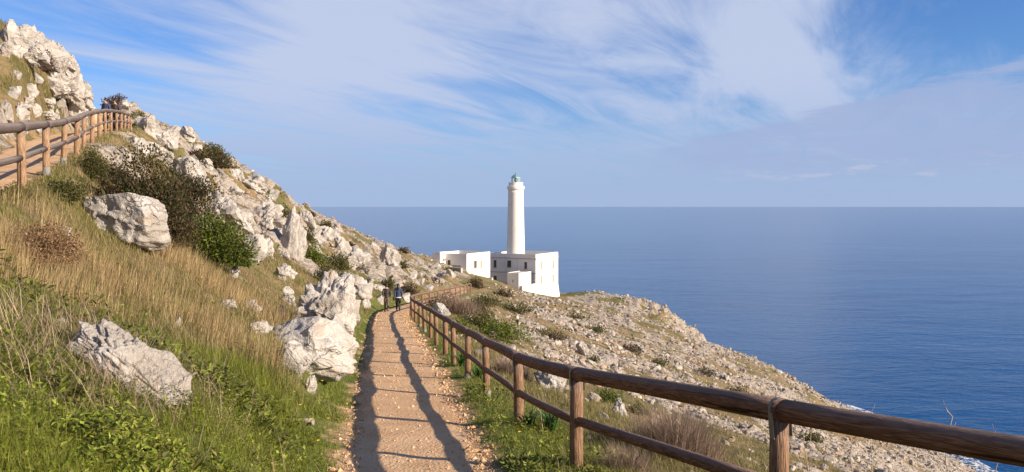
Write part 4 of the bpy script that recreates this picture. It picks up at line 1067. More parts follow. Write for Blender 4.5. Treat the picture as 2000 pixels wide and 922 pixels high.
def grass():
    r = np.random.default_rng(99)
    N = 900000
    rr_ = 3.0 * (78 / 3.0) ** (r.random(N) ** 0.85)        # denser near the camera
    ang = np.radians(r.uniform(-36, 36, N))
    x, y = rr_ * np.sin(ang), rr_ * np.cos(ang)
    l, _, hw = path_lat(x, y); l2, _ = up_lat(x, y); fl = fence_lat(x, y)
    en = 0.16 * fbm(x * 2.3, y * 2.3, octv=3, seed=140)
    rk = rockiness(x, y)
    wall = np.abs(l) - hw + en
    keep = ((wall > 0.02) | ((wall < -0.3) & (fbm(x * 1.7, y * 1.1, octv=3, seed=147) > 0.52) & (r.random(N) < 0.12))) & ((np.abs(l2) + en > 1.0) | (y < 3)) & (rk < 0.55 + 0.3 * r.random(N)) & (r.random(N) > 0.75 * sstep(fl, 1.5, 6.0))
    keep &= r.random(N) < np.where(wall < 0, 1, np.clip(0.45 + wall * 1.6, 0, 1))
    keep &= r.random(N) < 0.35 + 0.75 * sstep(fbm(x * 1.6, y * 1.6, octv=3, seed=145), -0.4, 0.3)
    x, y, l, hw, fl, wall = x[keep], y[keep], l[keep], hw[keep], fl[keep], wall[keep]
    n = len(x); z = H(x, y); d = np.hypot(x, y)
    verge = (1 - sstep(wall, 0.5, 1.7)) * (1 - sstep(y, 45, 75))
    lush = zone([(120, 880, 2.3), (380, 860, 2.2), (540, 860, 2.0), (600, 780, 1.6), (20, 760, 1.3)], x, y)
    tall = zone([(330, 600, 1.8), (400, 640, 1.7), (250, 560, 1.6), (430, 560, 2.4), (90, 560, 1.5)], x, y)
    soft = zone([(500, 760, 0.9), (450, 745, 0.8), (540, 745, 0.6)], x, y)
    patch = fbm(x * 0.55, y * 0.55, octv=3, seed=150)
    g = np.clip(np.maximum(np.maximum(verge * (0.9 + 0.3 * patch), lush), soft) + 0.75 * sstep(patch, -0.1, 0.5) + 0.12, 0, 1) * (1 - 0.95 * tall)
    g = np.where(fl > 0.9, g * 0.4, g)
    isg = r.random(n) < g; mid = (~isg) & (r.random(n) < 0.12 + 0.58 * (1 - tall))
    col = np.where(isg[:, None], colmix(r, n, GREEN), np.where(mid[:, None], colmix(r, n, OLIVE), colmix(r, n, DRY)))
    col = col * (1 + 0.35 * tall * (~isg & ~mid))[:, None]
    h = np.where(isg, r.uniform(0.04, 0.11, n) * (1 + 0.5 * lush), r.uniform(0.06, 0.19, n))
    h = h * (1 + 1.5 * tall * (~isg)) * (1 + 1.3 * soft) * (0.7 + 0.6 * r.random(n))
    h = h * np.interp(wall, [0, 0.4, 1.0], [0.45, 0.8, 1.0]) * np.interp(d, [5, 30, 75], [1, 1.15, 1.35])
    w_ = np.maximum(r.uniform(0.0022, 0.0045, n), 0.42 * d / 819)
    az = r.uniform(0, 6.28, n); lean = r.uniform(0.1, 0.9, n)
    tz_ = tall > 0.3; az = np.where(tz_ & ~isg, r.normal(0.3, 0.7, n), az); lean = np.where(tz_, lean * 0.75, lean * 1.25)
    near = d < 22
    P_ = np.stack([x, y, z - 0.01], -1)
    def sub(mk, sg): return blades(P_[mk], h[mk], w_[mk], az[mk], lean[mk], col[mk], sg)
    print('blades', n, near.sum())
    dryk = ~isg
    stuff_obj('green_grass', [sub(isg & near, 2), sub(isg & ~near, 1)], M['leaf'], 'short green grass along the path verges and lower left bank', 'grass')
    stuff_obj('dry_grass', [sub(dryk & near, 2), sub(dryk & ~near, 1)], M['straw'], 'straw coloured dry grass covering the hillside', 'grass')
    # thicker tussocks on the steep banks, where plan area is small
    N = 150000
    y2 = r.uniform(17, 75, N); side = r.random(N) < 0.45
    cu = np.interp(y2, UP[:, 0], UP[:, 1]); cl_ = np.interp(y2, PATH[:, 0], PATH[:, 1])
    x2 = np.where(side, cu - 1.3 - 7 * r.random(N), cl_ - 1.3 - 16 * r.random(N))
    l2b, _ = up_lat(x2, y2)
    kp = (np.abs(l2b) > 1.25) & (fbm(x2 * 0.8, y2 * 0.8, octv=3, seed=155) > -0.15) & (rockiness(x2, y2) < 0.75) & (r.random(N) < np.interp(y2, [17, 75], [1, 0.35]))
    x2, y2 = x2[kp], y2[kp]; n2 = len(x2); z2 = H(x2, y2); d2 = np.hypot(x2, y2)
    pt = sstep(fbm(x2 * 0.45, y2 * 0.45, octv=3, seed=156), -0.2, 0.4)
    isg2 = r.random(n2) < 0.12 + 0.5 * pt
    c2 = np.where(isg2[:, None], colmix(r, n2, OLIVE + GREEN[:2]), colmix(r, n2, DRY))
    B2 = blades(np.stack([x2, y2, z2 - 0.02], -1), r.uniform(0.12, 0.42, n2), np.maximum(0.006, 0.5 * d2 / 819), r.uniform(0, 6.28, n2), r.uniform(0.2, 1.1, n2), c2, 1)
    stuff_obj('tussock_grass', [B2], M['straw'], 'tussocks of olive and straw grass on the steep hillside banks', 'grass')
    # low broad-leaved herbs in the green corner and along the railing
    N = 190000
    rr_ = 3.4 * (15 / 3.4) ** r.random(N); ang = np.radians(r.uniform(-35, 24, N)); x, y = rr_ * np.sin(ang), rr_ * np.cos(ang)
    l, _, hw = path_lat(x, y); fl = fence_lat(x, y)
    lu = zone([(100, 890, 2.6), (350, 880, 2.1), (200, 840, 1.7), (560, 750, 1.2), (470, 850, 1.7), (30, 720, 1.2)], x, y) * (x < 0)
    lu = np.maximum(lu, 0.30 * (x < 0) * sstep(fbm(x * 0.8, y * 0.8, octv=3, seed=175), 0.05, 0.4))
    vr = ((l > hw + 0.12) & (fl < 0.7)) * 0.55
    keep = (r.random(N) < np.maximum(lu, vr)) & (np.abs(l) > hw + 0.08) & (fbm(x * 1.5, y * 1.5, octv=3, seed=171) > -0.35)
    x, y = x[keep], y[keep]; n = len(x); d = np.hypot(x, y)
    hump = 0.04 + 0.17 * sstep(fbm(x * 1.8, y * 1.8, octv=3, seed=172), -0.2, 0.6)
    z = H(x, y) + hump * r.random(n) ** 0.6
    az = r.uniform(0, 6.28, n); tl = r.uniform(-0.2, 0.9, n)
    dv = np.stack([np.cos(az) * np.cos(tl), np.sin(az) * np.cos(tl), np.sin(tl)], -1); nr = np.stack([r.normal(0, .35, n), r.normal(0, .35, n), np.ones(n)], -1)
    ln = r.uniform(0.025, 0.065, n) * (0.8 + d / 30)
    sp = fbm(x * 0.7 + 9, y * 0.7, octv=2, seed=176)      # different herbs grow in different spots
    ln = ln * np.where(sp > 0.25, 1.5, np.where(sp < -0.3, 0.65, 1.0))
    cc = colmix(r, n, [(0.13, 0.165, 0.017), (0.19, 0.23, 0.028), (0.255, 0.285, 0.045), (0.08, 0.105, 0.014), (0.20, 0.17, 0.05)], 0.28) * np.where(sp > 0.25, 0.8, 1.15)[:, None]
    stuff_obj('herb_cover', [leaves(np.stack([x, y, z], -1), dv, nr, ln, ln * r.uniform(.35, .6, n), cc)], M['leaf'], 'lush low broad-leaved herbs in the green bank and by the railing', 'herbs')
    # fallen straw and bare twigs tangled over the bank at lower left
    n = 1600; 
    xs, ys = [], []
    c0 = [hit(a, b) for a, b in ((60, 720), (160, 760), (250, 720), (300, 800), (40, 640), (200, 690), (120, 800), (360, 760))]
    ci = r.integers(len(c0), size=n); x = np.array([c0[i].x for i in ci]) + r.normal(0, .45, n); y = np.array([c0[i].y for i in ci]) + r.normal(0, .45, n)
    z = H(x, y); P_ = np.stack([x, y, z], -1)
    stuff_obj('dead_twigs', [blades(P_, r.uniform(0.15, 0.5, n), r.uniform(0.003, 0.006, n), r.uniform(0, 6.28, n), r.uniform(0.5, 1.5, n), colmix(r, n, [(0.36, 0.25, 0.17), (0.24, 0.16, 0.12), (0.46, 0.36, 0.26)]), 2, 0.2)], M['straw'], 'tangle of thin dead twigs and straw over the lower left bank', 'twigs')
grass()

M['bark'] = plain('shrub_bark', (0.13, 0.09, 0.065), 0.9)
def shrub(name, loc, W, D, Hh, nleaf, lsz, cols, label, cat='shrub', group=None, seed=0, up=0.5, flat=0.0, nclump=None):
    r = np.random.default_rng(seed + 1000); loc = Vector(loc)
    root = thing(name, loc, label, cat, group)
    nc = nclump or int(14 + 34 * min(1, nleaf / 6000))
    cl = []
    while len(cl) < nc:
        v = r.uniform(-1, 1, 3); v[2] = abs(v[2])
        q = np.linalg.norm(v)
        if q > 1 or q < 0.25: continue
        cl.append(v * np.array([W / 2, D / 2, Hh]) * np.array([.86, .86, .80]))
    cl = np.array(cl)
    cl[:, 2] *= r.uniform(0.6, 1.15, nc)
    crad = 0.31 * (W * D * Hh * 2) ** (1 / 3) * np.clip(18 / nc, 0.5, 1.0) ** 0.4
    k = r.integers(nc, size=nleaf)
    g = r.normal(size=(nleaf, 3)); g /= np.linalg.norm(g, axis=1, keepdims=True); g *= (r.random((nleaf, 1)) ** 0.45) * crad
    g[:, 2] *= 0.8
    p = cl[k] + g; p[:, 2] = np.maximum(p[:, 2], 0.02 * Hh)
    dv = g / (crad + 1e-6) + np.array([0, 0, up]) + 0.5 * r.normal(size=(nleaf, 3))
    nr = r.normal(size=(nleaf, 3)) + np.array([0, 0, 0.8])
    tint = r.uniform(0.7, 1.25, nc)[k][:, None]
    ln = lsz * r.uniform(0.6, 1.4, nleaf)
    V, Fc, C = leaves(p, dv, nr, ln, ln * r.uniform(.4, .7, nleaf), np.clip(colmix(r, nleaf, cols) * tint, 0.004, 1))
    o = link('foliage', np_mesh('foliage', V, Fc, {'Col': ('FLOAT_COLOR', C)}), M['leaf'], root)
    mb = MB()
    for i in range(min(nc, 14)):
        e = Vector(cl[i]); mid = e * 0.5 + Vector((r.normal(0, .05) * W, r.normal(0, .05) * D, 0.05 * Hh))
        mb.tube([Vector((0, 0, -0.05)) + loc, mid + loc, e + loc], [0.012 + 0.012 * Hh, 0.008 + .008 * Hh, 0.004], 5, cap=False)
    mb.build('branches', M['bark'], root, smooth=True)
    return root
def px_shrub(cx, by, wp_, hp_, cols, label, name='shrub', lsz=None, nleaf=None, deep=0.8, seed=0, group=None, up=0.5):
    p = hit(cx, by)
    if p is None: return
    k = p.y / F; W, Hh = wp_ * k, hp_ * k
    q = Vector((p.x, p.y + W * deep * 0.35, 0)); q.z = max(p.z - 0.05, H1(q.x, q.y) - 0.3 * Hh)
    Hh = Hh - (q.z - p.z) * 0.6
    if lsz is None: lsz = max(0.045, 1.9 * p.y / 819)
    if nleaf is None: nleaf = int(np.clip(16 * W * Hh / (lsz * lsz), 500, 9000))
    return shrub(name, q, W, W * deep, max(Hh, 0.15), nleaf, lsz, cols, label, 'bush', group, seed + int(cx), up)
MASTIC = [(0.022, 0.032, 0.009), (0.035, 0.045, 0.011), (0.045, 0.05, 0.013), (0.085, 0.065, 0.022), (0.13, 0.065, 0.033), (0.06, 0.038, 0.024)]
BRIGHT = [(0.07, 0.10, 0.012), (0.11, 0.14, 0.016), (0.05, 0.075, 0.012), (0.15, 0.16, 0.025)]
BROWN = [(0.075, 0.05, 0.03), (0.11, 0.075, 0.04), (0.06, 0.055, 0.025)]
PURP = [(0.075, 0.045, 0.042), (0.105, 0.065, 0.055), (0.06, 0.04, 0.03)]
OLV = [(0.07, 0.075, 0.02), (0.11, 0.105, 0.03), (0.05, 0.06, 0.018), (0.13, 0.10, 0.04)]
RUSS = [(0.30, 0.17, 0.085), (0.22, 0.12, 0.065), (0.36, 0.23, 0.13), (0.16, 0.11, 0.05)]
px_shrub(262, 450, 185, 178, MASTIC, 'big dark reddish-brown mastic bush behind the smooth boulder on the left slope', 'dark_bush', lsz=0.062, nleaf=14500, up=1.2)
px_shrub(345, 440, 130, 135, MASTIC, 'dark bush with upright reddish shoots between mastic bush and pale block', 'dark_bush', lsz=0.062, nleaf=10500, seed=5, up=1.2)
px_shrub(408, 520, 132, 112, BRIGHT, 'bright yellow-green rounded bush beside the smooth white rock', 'green_bush', lsz=0.075, nleaf=13000, seed=8)
px_shrub(42, 500, 165, 112, RUSS, 'russet dried-out bush at the left edge of the photo', 'dry_bush', lsz=0.03, nleaf=11000)
px_shrub(318, 478, 120, 92, MASTIC, 'low dark bush spreading between boulder and bright green bush', 'dark_bush', lsz=0.055, nleaf=6500, seed=12, up=1.0)
px_shrub(205, 372, 90, 84, MASTIC, 'dark leafy shoots at the upper left end of the mastic bush', 'dark_bush', lsz=0.055, nleaf=4500, seed=13, up=1.2)
px_shrub(20, 385, 60, 30, OLV, 'small olive bush under the first upper railing post', 'low_bush')
px_shrub(108, 385, 90, 44, OLV, 'loose olive undergrowth at the foot of the upper railing', 'low_bush', seed=3)
px_shrub(168, 345, 60, 60, OLV, 'olive bush leaning against the upper railing posts', 'low_bush', seed=4)
for (a, b, c_, d_, cl, lab) in [
 (80, 138, 40, 46, PURP, 'purplish bush tucked under the overhanging skyline crag'),
 (176, 208, 34, 40, PURP, 'purplish bush in the cleft between white rocks above the upper railing'),
 (220, 214, 44, 34, PURP, 'rounded purple-brown bush behind the two people on the upper path'),
 (142, 160, 16, 18, PURP, 'tiny bush at the foot of the squared crag'),
 (264, 224, 34, 16, OLV, 'green bush on the skyline at the end of the upper railing'),
 (308, 226, 28, 22, MASTIC, 'small dark bush on the skyline left of the white pinnacle'),
 (412, 304, 38, 34, OLV, 'green rounded bush standing on the hillside skyline'),
 (372, 300, 40, 26, PURP, 'purple-brown bush below the white pinnacle'),
 (405, 338, 110, 46, MASTIC, 'wide dark green thicket below the skyline bush'),
 (376, 268, 40, 18, BROWN, 'dry brown bush on the skyline right of the white pinnacle'),
 (547, 416, 42, 26, OLV, 'olive bush on top of the tall steep slab'),
 (600, 474, 26, 44, OLV, 'narrow olive bush right of the tall steep slab'),
 (612, 512, 44, 52, BRIGHT, 'green bush in the gully right of the tall steep slab'),
 (632, 558, 56, 62, OLV, 'tall brownish-green bush above the pitted crag'),
 (662, 530, 52, 46, OLV, 'rounded olive bush in the middle of the outcrop band'),
 (634, 449, 38, 22, OLV, 'low green bush under the hillside skyline above the outcrop band'),
 (704, 534, 30, 28, BROWN, 'small brown bush below the outcrop band'),
 (680, 480, 20, 14, BROWN, 'little brown tuft bush high in the outcrop band'),
 (756, 566, 30, 34, OLV, 'olive bush directly behind the left walker'),
 (795, 578, 46, 34, BROWN, 'wide brownish bush right of the two walkers'),
 (785, 536, 26, 20, OLV, 'olive bush right of the knobbly outcrop'),
 (848, 552, 26, 18, BROWN, 'round brown bush above the far railing'),
 (875, 533, 24, 12, OLV, 'flat olive bush on the slope in front of the annex'),
 (785, 495, 34, 14, BROWN, 'low brown bush on the skyline left of the annex'),
 (606, 418, 18, 14, BROWN, 'tiny dark bush where the hillside meets the sea horizon'),
 (930, 563, 30, 24, BROWN, 'dark rounded bush at the end of the far railing'),
 (868, 605, 90, 38, [(0.26, 0.19, 0.13), (0.34, 0.25, 0.17), (0.2, 0.15, 0.1)], 'dry grey-brown mound behind the bend of the railing'),
 (925, 618, 70, 30, BROWN, 'dry brown scrub right of the bend of the railing'),
 (935, 640, 110, 34, OLV, 'olive scrub bank beyond the middle of the railing'),
 (975, 668, 110, 46, BRIGHT, 'wide green scrub bank right behind the railing'),
 (900, 660, 60, 40, BRIGHT, 'green leafy bush behind the closest-spaced railing posts'),
 (950, 598, 60, 22, OLV, 'dark olive scrub strip on the slope below the annex'),
 (1010, 612, 70, 20, OLV, 'olive scrub strip between white stones below the lighthouse'),
 (985, 580, 40, 14, BROWN, 'thin brown scrub below the lighthouse porch'),
 (1060, 655, 46, 16, OLV, 'short olive scrub in the rubble slope'),
 (1085, 668, 50, 18, BROWN, 'brown scrub patch in the rubble slope'),
 (1130, 625, 44, 10, OLV, 'long thin scrub line on the rubble slope below the lighthouse'),
 (1165, 650, 40, 12, OLV, 'flat scrub patch on the slope right of the lighthouse'),
 (1235, 690, 36, 14, BROWN, 'brown scrub clump far out on the rubble slope'),
 (1160, 708, 30, 16, OLV, 'olive scrub beside the single white rock'),
 (1290, 715, 40, 14, OLV, 'olive scrub clump on the slope above the near rail'),
 (1380, 735, 44, 12, BROWN, 'dark scrub clump in the middle of the stony slope'),
 (1440, 770, 40, 14, OLV, 'scrub clump on the stony slope left of the near post'),
 (1185, 785, 60, 30, BRIGHT, 'small green bush seen between the near rails'),
 (1245, 812, 36, 30, OLV, 'olive bush right of the squat white stone'),
 (1040, 720, 60, 24, BRIGHT, 'green creeping plant under the near top rail'),
 (1590, 870, 40, 24, OLV, 'low olive plant right of the nearest post')]:
    if a > 935: px_shrub(a, b, c_ * 1.15, d_ * 0.75, [tuple(v * 1.25 for v in q) for q in cl], lab, 'low_bush', group='bushes scattered over the slopes', deep=0.9)
    else: px_shrub(a, b, c_ * 0.9, d_ * 0.85, [tuple(v * 1.25 for v in q) for q in cl], lab, 'low_bush', group='bushes scattered over the slopes')

BUSH = [o for o in COL.objects if o.type == 'EMPTY' and o.get('category') == 'bush']
for o in SCAT:           # say which bush a loose stone lies next to
    b = min(BUSH, key=lambda q: (q.location.xy - o.location.xy).length)
    if (b.location.xy - o.location.xy).length > 32: continue
    dx = o.location.x / o.location.y - b.location.x / b.location.y; dz = o.location.z / o.location.y - b.location.z / b.location.y
    rel = ('right of' if dx > 0 else 'left of') if abs(dx) > abs(dz) else ('above' if dz > 0 else 'below')
    big = max(o.scale); size = 'largest' if False else ('big' if big > 0.6 else 'middling' if big > 0.3 else 'small')
    lab = f"{size} pale stone {rel} the {b['label']}"
    if len(lab.split()) <= 14: o['label'] = lab; o['_d'] = (b.location - o.location).length
RK_ = ['nearest', 'second nearest', 'third nearest', 'fourth nearest', 'fifth nearest', 'sixth nearest', 'seventh nearest', 'eighth nearest', 'ninth nearest', 'tenth nearest', 'eleventh nearest', 'twelfth nearest', 'thirteenth nearest', 'fourteenth nearest', 'fifteenth nearest', 'sixteenth nearest']
_by = {}
for o in SCAT:
    if '_d' in o: _by.setdefault(o['label'], []).append(o)
for lab, L_ in _by.items():
    if len(L_) > 1:
        for q, o in enumerate(sorted(L_, key=lambda o: o['_d'])):
            if q < len(RK_): o['label'] = RK_[q] + ' ' + lab
for o in SCAT:
    if '_d' in o: del o['_d']
def twig_bush(cx, by, wp_, hp_, label, n=3200, seed=1):
    p = hit(cx, by); r = np.random.default_rng(seed); k = p.y / F; W, Hh = wp_ * k, hp_ * k
    root = thing('twig_bush', p, label, 'bush')
    bx_ = r.normal(0, W * 0.22, n); by_ = r.normal(0, W * 0.18, n)
    gx, gy = bx_ + p.x, by_ + p.y + W * .2
    z = H(gx, gy)
    P_ = np.stack([bx_, gy - p.y, z - p.z], -1)
    az = np.arctan2(by_, bx_) + r.normal(0, 0.8, n)
    V, Fc, C = blades(P_, Hh * r.uniform(0.35, 1.1, n) * np.exp(-(bx_ / (W * .5)) ** 2), np.maximum(0.003, 0.4 * p.y / 819) * r.uniform(.7, 1.3, n), az, r.uniform(0.1, 1.0, n), colmix(r, n, [(0.30, 0.215, 0.16), (0.22, 0.15, 0.115), (0.40, 0.30, 0.21), (0.17, 0.115, 0.09)]), 2, 0.3)
    link('twigs', np_mesh('twigs', V, Fc, {'Col': ('FLOAT_COLOR', C)}), M['straw'], root)
    mb = MB()
    for i in range(9):
        a = r.uniform(0, 6.28); e = Vector((math.cos(a) * W * .3, math.sin(a) * W * .25, Hh * r.uniform(.4, .7))); b0 = p + Vector((0, W * .2, -0.03)); mb.tube([b0, b0 + e * .5 + Vector((0, 0, .04)), b0 + e], [0.012, 0.008, 0.004], 5, cap=False)
    mb.build('branches', M['bark'], root, smooth=True)
twig_bush(1330, 905, 210, 108, 'leafless grey-brown twig bush seen between the near rails')
twig_bush(1230, 930, 120, 70, 'pale straw tangle at the foot of the near rail', 1500, 2)
twig_bush(905, 618, 110, 40, 'pinkish dry twig mound right of the railing bend', 1800, 3)
twig_bush(1000, 735, 80, 50, 'straw tussock behind the railing beside the jagged pale rock', 1300, 4)

def stalk(cx, by, hp_, label, seed):
    p = hit(cx, by) ; 
    if p is None: return
    r = random.Random(seed)
    # stalks stand close behind the near rail
    t_ = thing('dry_stalk', p, label, 'stalk', 'dry stalks behind the near rail')
    k = p.y / F; h = hp_ * k; pts = []; x0 = 0
    for i in range(6):
        pts.append(p + Vector((x0, 0, h * i / 5))); x0 += r.uniform(-.05, .12) * h * 0.5
    mb = MB(); mb.tube(pts, [0.011 * (1 - i / 7) for i in range(6)], 5); mb.build('stem', M['straw_plain'], t_, True)
    for i in range(2, 6):
        mb = MB(); q = pts[i] if i < 6 else pts[-1]; s_ = r.choice((-1, 1)); mb.tube([q, q + Vector((s_ * h * .10, r.uniform(-.1, .1) * h, h * .08)), q + Vector((s_ * h * .13, 0, h * .20))], [0.006, 0.005, 0.003], 4); mb.build('side_shoot', M['straw_plain'], t_, True)
M['straw_plain'] = plain('dry_stalk', (0.40, 0.31, 0.22), 0.8)

def near_pt(px, d):      # ground point at a chosen distance along a photo column
    x = (px - CX) / F * d; return Vector((x, d, H1(x, d)))
for i, (px_, d, h, lab) in enumerate([(1855, 7.6, 1.3, 'forked dead stalk rising above the rail at the right edge'), (1930, 8.2, 1.3, 'bent dead stalk under the rail at lower right'), (1660, 8.6, 1.05, 'pale dry stalk right of the nearest post'), (1705, 9.4, 1.2, 'curved straw stalk under the near rail'), (1570, 7.8, 0.9, 'broken straw stalk beside the nearest post'), (1060, 11.2, 0.55, 'straight straw stalk left of the second railing post')]):
    p = near_pt(px_, d); r = random.Random(i + 3)
    t_ = thing('dry_stalk', p, lab, 'stalk', 'dry stalks by the railing')
    pts = []; x0 = 0; y0 = 0
    for q in range(7):
        pts.append(p + Vector((x0, y0, h * q / 6))); x0 += r.uniform(-.03, .045) * h; y0 += r.uniform(-.05, .05) * h
    mb = MB(); mb.tube(pts, [0.008 * (1 - q / 9) for q in range(7)], 5); mb.build('stem', M['straw_plain'], t_, True)
    for q in range(3, 7):
        s_ = r.choice((-1, 1)); b0 = pts[q]; mb = MB(); mb.tube([b0, b0 + Vector((s_ * h * .05, r.uniform(-.04, .04), h * .05)), b0 + Vector((s_ * h * .07, 0, h * .13))], [0.005, 0.004, 0.002], 4); mb.build('side_shoot', M['straw_plain'], t_, True)

def rosette(px, py, n, ln, label, seed):
    p = hit(px, py); r = np.random.default_rng(seed)
    root = thing('rosette_plant', p, label, 'plant', 'strap-leaved plants by the railing')
    az = r.uniform(0, 6.28, n); le = r.uniform(0.5, 1.3, n)
    V, Fc, C = blades(np.stack([r.normal(0, .03, n), r.normal(0, .03, n), np.zeros(n) - .01], -1), ln * r.uniform(.6, 1.1, n), 0.03 * r.uniform(.7, 1.2, n), az, le, colmix(r, n, [(0.035, 0.085, 0.02), (0.055, 0.12, 0.025), (0.08, 0.15, 0.03)]), 2, 0.9)
    link('leaf_rosette', np_mesh('leaf_rosette', V, Fc, {'Col': ('FLOAT_COLOR', C)}), M['leaf'], root)
rosette(903, 716, 60, 0.5, 'dark strap-leaved plant at the foot of the railing left of the shod post', 1)
rosette(935, 740, 46, 0.42, 'strap-leaved plant between the two posts with grey feet', 2)
rosette(1075, 850, 60, 0.40, 'strap-leaved plant between the second and third near posts', 3)
rosette(1030, 838, 40, 0.35, 'smaller strap-leaved plant left of the third near post base', 4)
M['yellow'] = plain('yellow_petal', (0.75, 0.52, 0.02), 0.6, var=0.05)
M['stem'] = plain('green_stem', (0.08, 0.14, 0.03), 0.7)
for i, (a, b, lab) in enumerate([(620, 880, 'yellow flower nearest the bottom edge left of the path'), (607, 838, 'yellow flower in the green bank, middle of the near cluster'), (585, 812, 'yellow flower left of the near cluster beside the path'), (640, 832, 'yellow flower closest to the path edge'), (548, 866, 'yellow flower low in the lush herbs'), (560, 700, 'yellow flower below the white rock wedge'), (421, 580, 'upper yellow flower in the tall dry grass'), (413, 598, 'lower yellow flower in the tall dry grass'), (1013, 860, 'yellow flower in the verge left of the second post'), (1053, 793, 'yellow flower on a tall stem behind the lower rail'), (124, 360, 'yellow flower under the upper railing'), (628, 755, 'yellow flower right of the small upright stone')]):
    p = hit(a, b + 6); 
    if p is None: continue
    h = 0.14 if i != 9 else 0.35
    t_ = thing('wild_flower', p, lab, 'flower', 'yellow wild flowers')
    mb = MB(); mb.tube([p, p + Vector((0.01, 0, h * .6)), p + Vector((0.015, -.01, h))], 0.0025, 4); mb.build('stem', M['stem'], t_)
    mb = MB(); c = p + Vector((0.015, -.01, h)); rr_ = 0.017 + 0.0006 * p.y
    for k in range(8):
        an = k * math.pi / 4; u = Vector((math.cos(an), math.sin(an), 0.35)); s_ = Vector((-math.sin(an), math.cos(an), 0)); mb.quad(c, c + u * rr_ * .6 + s_ * rr_ * .35, c + u * rr_ * 1.15, c + u * rr_ * .6 - s_ * rr_ * .35)
    mb.build('petals', M['yellow'], t_)

# ---- gravel crumbs on the paths
def pebbles():
    r = np.random.default_rng(44); n = 11000
    y = 4.5 * (52 / 4.5) ** r.random(n); hw = np.interp(y, [0, 9, 17, 60], [0.78, 0.82, 0.95, 0.98])
    u = np.where(r.random(n) < 0.75, r.uniform(-1.05, 1.05, n), np.where(r.random(n) < 0.72, r.normal(0.9, 0.14, n), r.normal(-0.95, 0.12, n)))
    x = np.interp(y, PATH[:, 0], PATH[:, 1]) + u * hw
    s_ = np.clip(0.008 * (1 - r.random(n)) ** -0.5, 0.006, 0.05) * (0.75 + y / 28) * np.where(np.abs(u) > .75, 1.25, 0.8)
    z = H(x, y) + 0.012
    V0 = [rock_verts(1, 700 + k, facets=5, rough=0.1) for k in range(6)]
    base = np.array([[1, 0, 0], [-.5, .87, 0], [-.5, -.87, 0], [0, 0, .9], [.2, -.2, -.6]]) * .6; tri = np.array([[0, 1, 3], [1, 2, 3], [2, 0, 3], [1, 0, 4], [2, 1, 4], [0, 2, 4]])
    a = r.uniform(0, 6.28, n); ca, sa = np.cos(a), np.sin(a)
    q = base[None] * s_[:, None, None] * r.uniform(.6, 1.3, (n, 5, 3))
    V = np.stack([q[:, :, 0] * ca[:, None] - q[:, :, 1] * sa[:, None] + x[:, None], q[:, :, 0] * sa[:, None] + q[:, :, 1] * ca[:, None] + y[:, None], q[:, :, 2] + z[:, None]], -1).reshape(-1, 3)
    Fc = (np.arange(n)[:, None, None] * 5 + tri[None]).reshape(-1, 3)
    C = np.repeat(colmix(r, n, [(0.56, 0.38, 0.22), (0.52, 0.31, 0.16), (0.60, 0.46, 0.32), (0.46, 0.26, 0.13)]), 5, 0)
    o = link('gravel', np_mesh('gravel', V, Fc, {'Col': ('FLOAT_COLOR', C)}), M['rubble'])
    tag(o, 'loose orange and pale gravel on the path', 'gravel', kind='stuff')
pebbles()

# ------------------------------------------------------------------ people
M['skin'] = plain('skin', (0.42, 0.25, 0.17), 0.6, var=0.08)
def skin_obj(name, V, E, rad, m_, root, rootv=0, sub=2, sm=None):
    me = bpy.data.meshes.new(name); me.from_pydata(V, E, []); me.materials.append(m_)
    o = bpy.data.objects.new(name, me); COL.objects.link(o); o.parent = root
    md = o.modifiers.new('skin', 'SKIN'); md.use_smooth_shade = True
    if not me.skin_vertices: return o
    for i, sv in enumerate(me.skin_vertices[0].data):
        sv.radius = rad[i] if isinstance(rad[i], tuple) else (rad[i], rad[i]); sv.use_root = (i == rootv)
    sd_ = o.modifiers.new('smooth', 'SUBSURF'); sd_.levels = sub; sd_.render_levels = sub
    return o
def blob(name, c, s3, m_, root, seed=0, rough=0.03):
    V, Fc = ICO[3]; q = V * np.array(s3) * (1 + rough * fbm(V[:, 0] * 3 + seed, V[:, 1] * 3, V[:, 2] * 3, octv=2, seed=seed))[:, None] + np.array(c)
    me = np_mesh(name, q, Fc, smooth=True); me.materials.append(m_)
    o = bpy.data.objects.new(name, me); COL.objects.link(o); o.parent = root; return o
